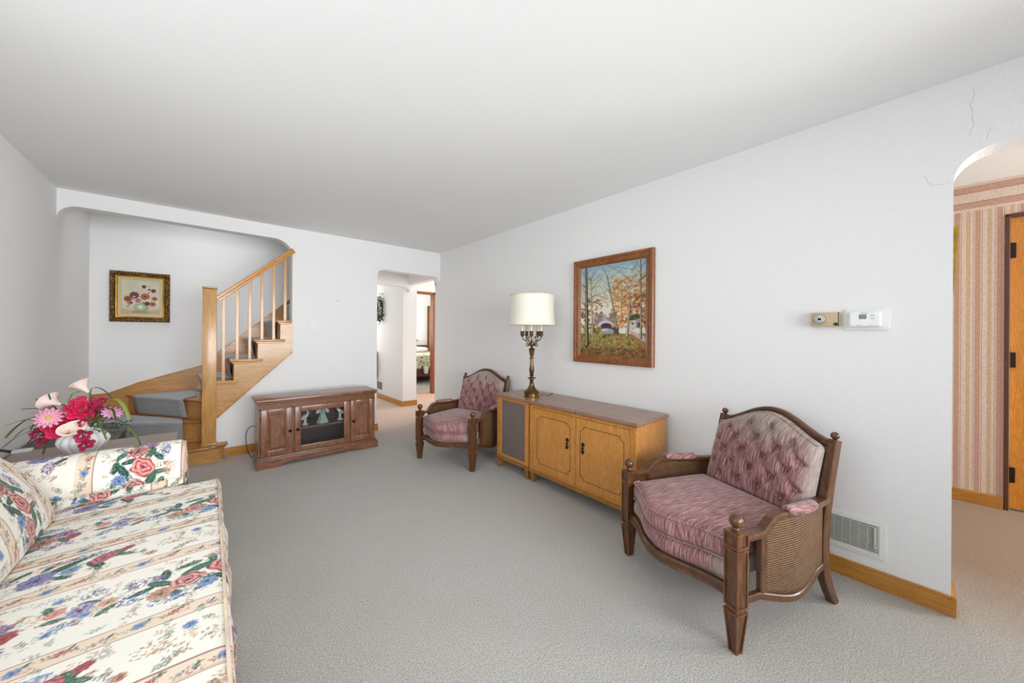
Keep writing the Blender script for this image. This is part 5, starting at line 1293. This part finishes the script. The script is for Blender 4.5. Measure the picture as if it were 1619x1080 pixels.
def bouquet():
    T = Painter(0.288, 0.360, 0.0024, (206, 198, 176), False); P_ = random.Random(3); W, H = T.W, T.H
    def E(x, y, rx, ry, c, a=1, an=0): T.ell(x * W, (1 - y) * H, rx * W, ry * H, an, c, a, .3)
    for _ in range(40): E(P_.random(), P_.random(), .16, .12, P_.choice([(210, 200, 180), (196, 194, 170), (202, 186, 168), (186, 184, 160)]), .3)
    E(.3, .22, .13, .11, (188, 198, 160), .7); T.rect(0, W, 0, .16 * H, (190, 164, 128)); E(.5, .86, .5, .02, (222, 206, 170), .7)
    E(.50, .93, .28, .03, (130, 106, 78), .6); E(.51, .80, .225, .150, (140, 156, 118)); E(.49, .79, .17, .11, (176, 188, 150), .8); E(.49, .78, .08, .06, (220, 226, 206), .9)
    for x, y, r_, c in ((.58, .19, .06, (116, 42, 40)), (.72, .27, .035, (86, 26, 32)), (.83, .30, .065, (96, 26, 40)), (.72, .17, .02, (60, 30, 36)), (.33, .45, .115, (128, 52, 50)), (.17, .56, .10, (184, 84, 46)), (.61, .48, .115, (206, 116, 44)), (.86, .53, .075, (206, 116, 52)), (.81, .69, .085, (208, 122, 58)), (.66, .68, .07, (96, 34, 48)), (.43, .60, .075, (196, 140, 140)), (.24, .67, .05, (150, 78, 60))):
        T.flower(x * W, (1 - y) * H, r_ * W * 1.2, 9, tuple(q * .75 for q in c), c, (60, 24, 30), .3, .18)
    for x, y, r_ in ((.32, .49, .05), (.67, .56, .05), (.60, .62, .03), (.45, .61, .03)): E(x, y, r_, r_ * .6, (230, 190, 184), .8)
    for x, y in ((.17, .68), (.20, .73), (.17, .78), (.56, .66), (.70, .37)): E(x, y, .025, .02, (86, 30, 40))
    return T
def canvas(T, name, f, parent):
    im = T.linear(); ny, nx_ = im.shape[:2]; jj, ii = np.meshgrid(np.arange(nx_), np.arange(ny)); u = jj / (nx_ - 1); v = ii / (ny - 1)
    P = np.array([f(a, b) for a, b in zip(u.ravel(), v.ravel())]); idx = np.arange(ny * nx_).reshape(ny, nx_)
    Fc = np.stack([idx[:-1, :-1], idx[:-1, 1:], idx[1:, 1:], idx[1:, :-1]], -1).reshape(-1, 4)
    return color_mesh(name, P, Fc, im.reshape(-1, 3), CANVAS, parent, False)
def mitred(mb, prof, a0, a1, b0, b1, f):
    """prof: (inset from the outer edge, height off the wall); f(a,b,h)->xyz"""
    b = bmesh.new(); rings = []
    for i_, h in prof:
        rings.append([b.verts.new(f(a, c, h)) for a, c in ((a0 + i_, b0 + i_), (a1 - i_, b0 + i_), (a1 - i_, b1 - i_), (a0 + i_, b1 - i_))])
    for p, q in zip(rings[:-1], rings[1:]):
        for k in range(4): b.faces.new((p[k], p[(k + 1) % 4], q[(k + 1) % 4], q[k]))
    mb.join(b); return mb
pw = thing('woodland_painting', 'large autumn woodland painting with a bridge and cabin in a brown wood frame', 'painting', (0, 0, 0))
fx = lambda a, b, h: (XR - 0.001 - h, a, b)
MB_ = mitred(MB(), [(0, 0), (0, 0.030), (0.006, 0.036), (0.022, 0.036), (0.028, 0.030), (0.050, 0.026), (0.062, 0.020), (0.070, 0.012), (0.070, 0.004)], 1.318, 2.084, 1.018, 1.930, fx)
MB_.build('frame', M['frame_wood'], pw)
canvas(woodland(), 'canvas', lambda u, v: (XR - 0.012, 2.018 - u * 0.634, 1.084 + v * 0.780), pw)
MB().bb(XR - 0.010, XR - 0.001, 1.33, 2.07, 1.03, 1.92).build('backing', M['dark'], pw)
pf = thing('flower_painting', 'small still life of orange flowers in an ornate gilt frame on the alcove wall', 'painting', (0, 0, 0))
fy = lambda a, b, h: (a, AY - 0.001 - h, b)
mitred(MB(), [(0, 0), (0, 0.024), (0.010, 0.036), (0.030, 0.032), (0.040, 0.024)], -0.812, -0.348, 1.372, 1.922, fy).build('frame', M['carved'], pf)
mitred(MB(), [(0.040, 0.022), (0.046, 0.030), (0.052, 0.028), (0.060, 0.018)], -0.812, -0.348, 1.372, 1.922, fy).build('inner_gilt_moulding', M['gold'], pf)
mitred(MB(), [(0.060, 0.018), (0.084, 0.016), (0.086, 0.012)], -0.812, -0.348, 1.372, 1.922, fy).build('linen_liner', M['linen'], pf)
canvas(bouquet(), 'canvas', lambda u, v: (-0.727 + u * 0.294, AY - 0.013, 1.457 + v * 0.380), pf)

# ------------------------------------------------------------------ wall fittings
th = thing('thermostat', 'white digital thermostat with small grey screen on the right wall', 'thermostat', (XR, 0.184, 1.355))
MB().soft((-0.004, 0, 0), (0.008, 0.172, 0.118), 0.014, (3, 16, 12)).build('wall_plate', M['white'], th, smooth='auto')
MB().soft((-0.020, 0.006, 0), (0.030, 0.122, 0.080), 0.008, (5, 16, 12)).build('housing', M['white_plastic'], th, smooth='auto')
MB().bb(-0.0355, -0.034, -0.002, 0.026, 0.000, 0.024).build('screen', M['lcd'], th)
for z in (0.017, 0.003): MB().bb(-0.037, -0.034, -0.032, -0.018, z - 0.004, z + 0.004, 0.001).build('button', M['grey'], th)
MB().bb(-0.0354, -0.0346, -0.006, 0.022, 0.029, 0.0315).bb(-0.0354, -0.0346, 0.014, 0.036, -0.033, -0.0315).bb(-0.0354, -0.0346, -0.020, -0.008, -0.033, -0.0315).build('printed_lettering', plain('grey_print', (150, 152, 156), 0.6), th)
ot = thing('dial_thermostat', 'old tan thermostat with a round silver dial left of the white one', 'thermostat', (XR, 0.341, 1.357))
MB().bb(-0.030, 0, -0.060, 0.060, -0.038, 0.038, 0.003).build('housing', M['tan'], ot, smooth='auto')
MB().lathe([(0.026, 0), (0.027, 0.006), (0.024, 0.012), (0.014, 0.014), (0.012, 0.010), (0.001, 0.010)], 32, mt=Matrix.Translation((-0.030, 0.022, 0.001)) @ Matrix.Rotation(-PI / 2, 4, 'Y')).build('dial', M['steel'], ot, smooth='auto')
MB().lathe([(0.008, 0), (0.008, 0.016), (0.001, 0.017)], 16, mt=Matrix.Translation((-0.030, 0.022, 0.001)) @ Matrix.Rotation(-PI / 2, 4, 'Y')).build('dial_centre', M['bronze'], ot, smooth='auto')
MB().lathe([(0.009, 0), (0.009, 0.0015), (0.001, 0.0016)], 16, mt=Matrix.Translation((-0.030, -0.043, -0.026)) @ Matrix.Rotation(-PI / 2, 4, 'Y')).build('round_badge', M['black'], ot, smooth='auto')
MB().bb(-0.0315, -0.029, -0.056, -0.053, -0.037, 0.037).build('side_groove', M['bronze'], ot)
va = thing('wall_vent', 'white louvred floor-level vent register in the right wall behind the near armchair', 'vent', (0, 0, 0))
y0, y1, z0, z1_ = 0.112, 0.43, 0.140, 0.330
mb = MB(); xw = XR
mitred(mb, [(0, 0), (0, 0.006), (0.020, 0.008), (0.028, 0.003)], y0, y1, z0, z1_, lambda a, b, h: (xw - h, a, b)); mb.build('frame', M['white'], va)
MB().bb(xw - 0.0035, xw - 0.001, y0 + 0.025, y1 - 0.025, z0 + 0.025, z1_ - 0.025).build('duct', M['dark'], va)
mb = MB(); n = 15
for k in range(n):
    z = z0 + 0.032 + (z1_ - z0 - 0.064) * k / (n - 1); mb.box((xw - 0.007, (y0 + y1) / 2, z), (0.006, y1 - y0 - 0.056, 0.0040))
for k in range(9):
    y = y0 + 0.032 + (y1 - y0 - 0.064) * k / 8; mb.box((xw - 0.006, y, (z0 + z1_) / 2), (0.004, 0.0022, z1_ - z0 - 0.056))
mb.build('louvres', M['grey'], va)
mb = MB(); mb.bb(xw - 0.014, xw - 0.008, y0 + 0.034, y0 + 0.040, z0 + 0.05, z1_ - 0.03); mb.tube([(xw - 0.012, y0 + 0.037, z0 + 0.07), (xw - 0.03, y0 + 0.025, z0 + 0.072)], .003, 6); mb.build('damper_lever', M['grey'], va)
lsx = thing('light_switch', 'white toggle light switch plate on the back wall above the media cabinet', 'switch', (0.906, YB, 1.352))
MB().bb(-0.036, 0.036, -0.006, 0, -0.058, 0.058, 0.003).build('plate', M['white'], lsx); MB().bb(-0.005, 0.005, -0.016, -0.005, -0.006, 0.014, 0.002).build('toggle', M['white_plastic'], lsx)
tag(MB().lathe([(0.005, 0), (0.005, 0.003), (0.002, 0.004), (0.002, 0.014)], 8, mt=Matrix.Translation((1.176, YB - 0.010, 1.651)) @ Matrix.Rotation(-PI / 2, 4, 'X')).build('nail', M['bronze']), 'small bare nail in the back wall left of the hall opening', 'nail')
# hall wall: wreath, vent and low panel
wr_ = thing('dried_wreath', 'dark green dried leaf wreath hanging on the hall wall', 'wreath', (2.52, 6.82, 1.73))
rnd = random.Random(4); mb = MB()
for k in range(170):
    a = rnd.random() * 2 * PI; q = Vector((-0.02 - abs(rnd.gauss(0, .02)), 0.13 * math.cos(a) + rnd.gauss(0, .035), 0.17 * math.sin(a) + rnd.gauss(0, .05)))
    d_ = Vector((rnd.gauss(0, 1), rnd.gauss(0, 1), rnd.gauss(0, 1))).normalized(); mb.tube([tuple(q), tuple(q + d_ * .035), tuple(q + d_ * .06)], .010, 4, .001)
mb.build('leaves', M['leaf_dark'], wr_)
mb = MB()
for k in range(26):
    a = rnd.random() * 2 * PI; q = (-0.05 - rnd.random() * .02, 0.13 * math.cos(a) + rnd.gauss(0, .03), 0.17 * math.sin(a) + rnd.gauss(0, .05)); mb.soft(q, (.026, .026, .026), .012, (3, 3, 3))
mb.build('dried_berries', plain('dried_berry', (188, 160, 130), 0.7), wr_, smooth=True)
MB().tube([(-0.03, 0.13 * math.cos(a), 0.17 * math.sin(a)) for a in np.linspace(0, 2 * PI, 30)], .014, 6).build('twig_ring', M['bronze'], wr_)
tag(MB().bb(2.520, 2.530, 6.78, 7.02, 0.17, 0.31, 0.002).build('hall_vent', plain('grey_brown_vent', (128, 116, 110), 0.6)), 'small grey return vent low on the hall wall', 'vent')
tag(MB().bb(2.40, 2.515, 7.02, 7.5, 0.35, 0.90, 0.01).build('hall_cabinet', M['terra']), 'brown hall furniture edge just visible past the back wall', 'cabinet')
# gold hanging in the dining room
tag(MB().prism([(-0.186, 2.125), (-0.10, 2.125), (-0.10, 1.48), (-0.157, 1.50)], lambda a, b: (4.405, a, b), lambda a, b: (4.428, a, b)).build('wall_hanging', M['gold_cloth']), 'gold fabric hanging on the striped dining room wall at the arch edge', 'wall hanging')

# ------------------------------------------------------------------ bedroom
bed = thing('bed', 'bed with leaf print quilt and dark wood frame seen through the far doorway', 'bed', (0, 0, 0))
MB().bb(3.62, 5.22, 8.25, 10.0, 0.16, 0.36, 0.01).build('bed_frame', M['bedwood'], bed)
for x in (3.66, 5.18):
    for y in (8.29, 9.95): MB().bb(x - .035, x + .035, y - .035, y + .035, 0, 0.17, 0.005).build('leg', M['bedwood'], bed)
MB().soft((4.42, 9.10, 0.53), (1.62, 1.78, 0.36), 0.07, (20, 20, 8)).build('quilt', M['quilt'], bed, smooth=True)
mb = MB(); mb.bb(3.6, 5.2, 10.0, 10.04, 0.3, 0.9, 0.01); mb.bb(4.50, 4.56, 9.97, 10.03, 0.7, 1.06, .005); mb.bb(4.30, 4.80, 9.97, 10.03, 1.03, 1.07, .005); mb.build('headboard', M['bedwood'], bed)
tag(MB().soft((4.55, 9.62, 0.79), (0.66, 0.42, 0.16), 0.07, (12, 10, 6), lambda p, q: (p[0], p[1], p[2] * (1 - .3 * q[0] ** 2))).build('pillow', M['bedding'], smooth=True), 'plump white pillow at the head of the far bed', 'pillow')
tag(MB().soft((4.16, 8.18, 0.335), (0.15, 0.10, 0.20), 0.04, (8, 6, 8), lambda p, q: (p[0] * (0.8 + .2 * q[2]), p[1], p[2])).build('white_basket', M['candle']), 'small off-white tub hanging at the foot of the far bed', 'tub')
cl = thing('ceiling_light', 'round lit ceiling light glowing in the far bedroom', 'ceiling light', (4.15, 8.4, CZ))
m_, nt_, p_ = mat('lit_diffuser'); nt_.links.new(ramp(nt_, noise(nt_, coords(nt_), 5), [(0, (255, 250, 240)), (1, (255, 252, 246))]), p_.inputs['Emission Color']); p_.inputs['Emission Strength'].default_value = 3.0
MB().lathe([(0.14, -0.001), (0.14, -0.03), (0.10, -0.07), (0.02, -0.085)], 24).build('diffuser', m_, cl, smooth=True)
MB().lathe([(0.16, 0), (0.16, -0.015), (0.14, -0.02)], 24).build('rim', M['white'], cl, smooth='auto')
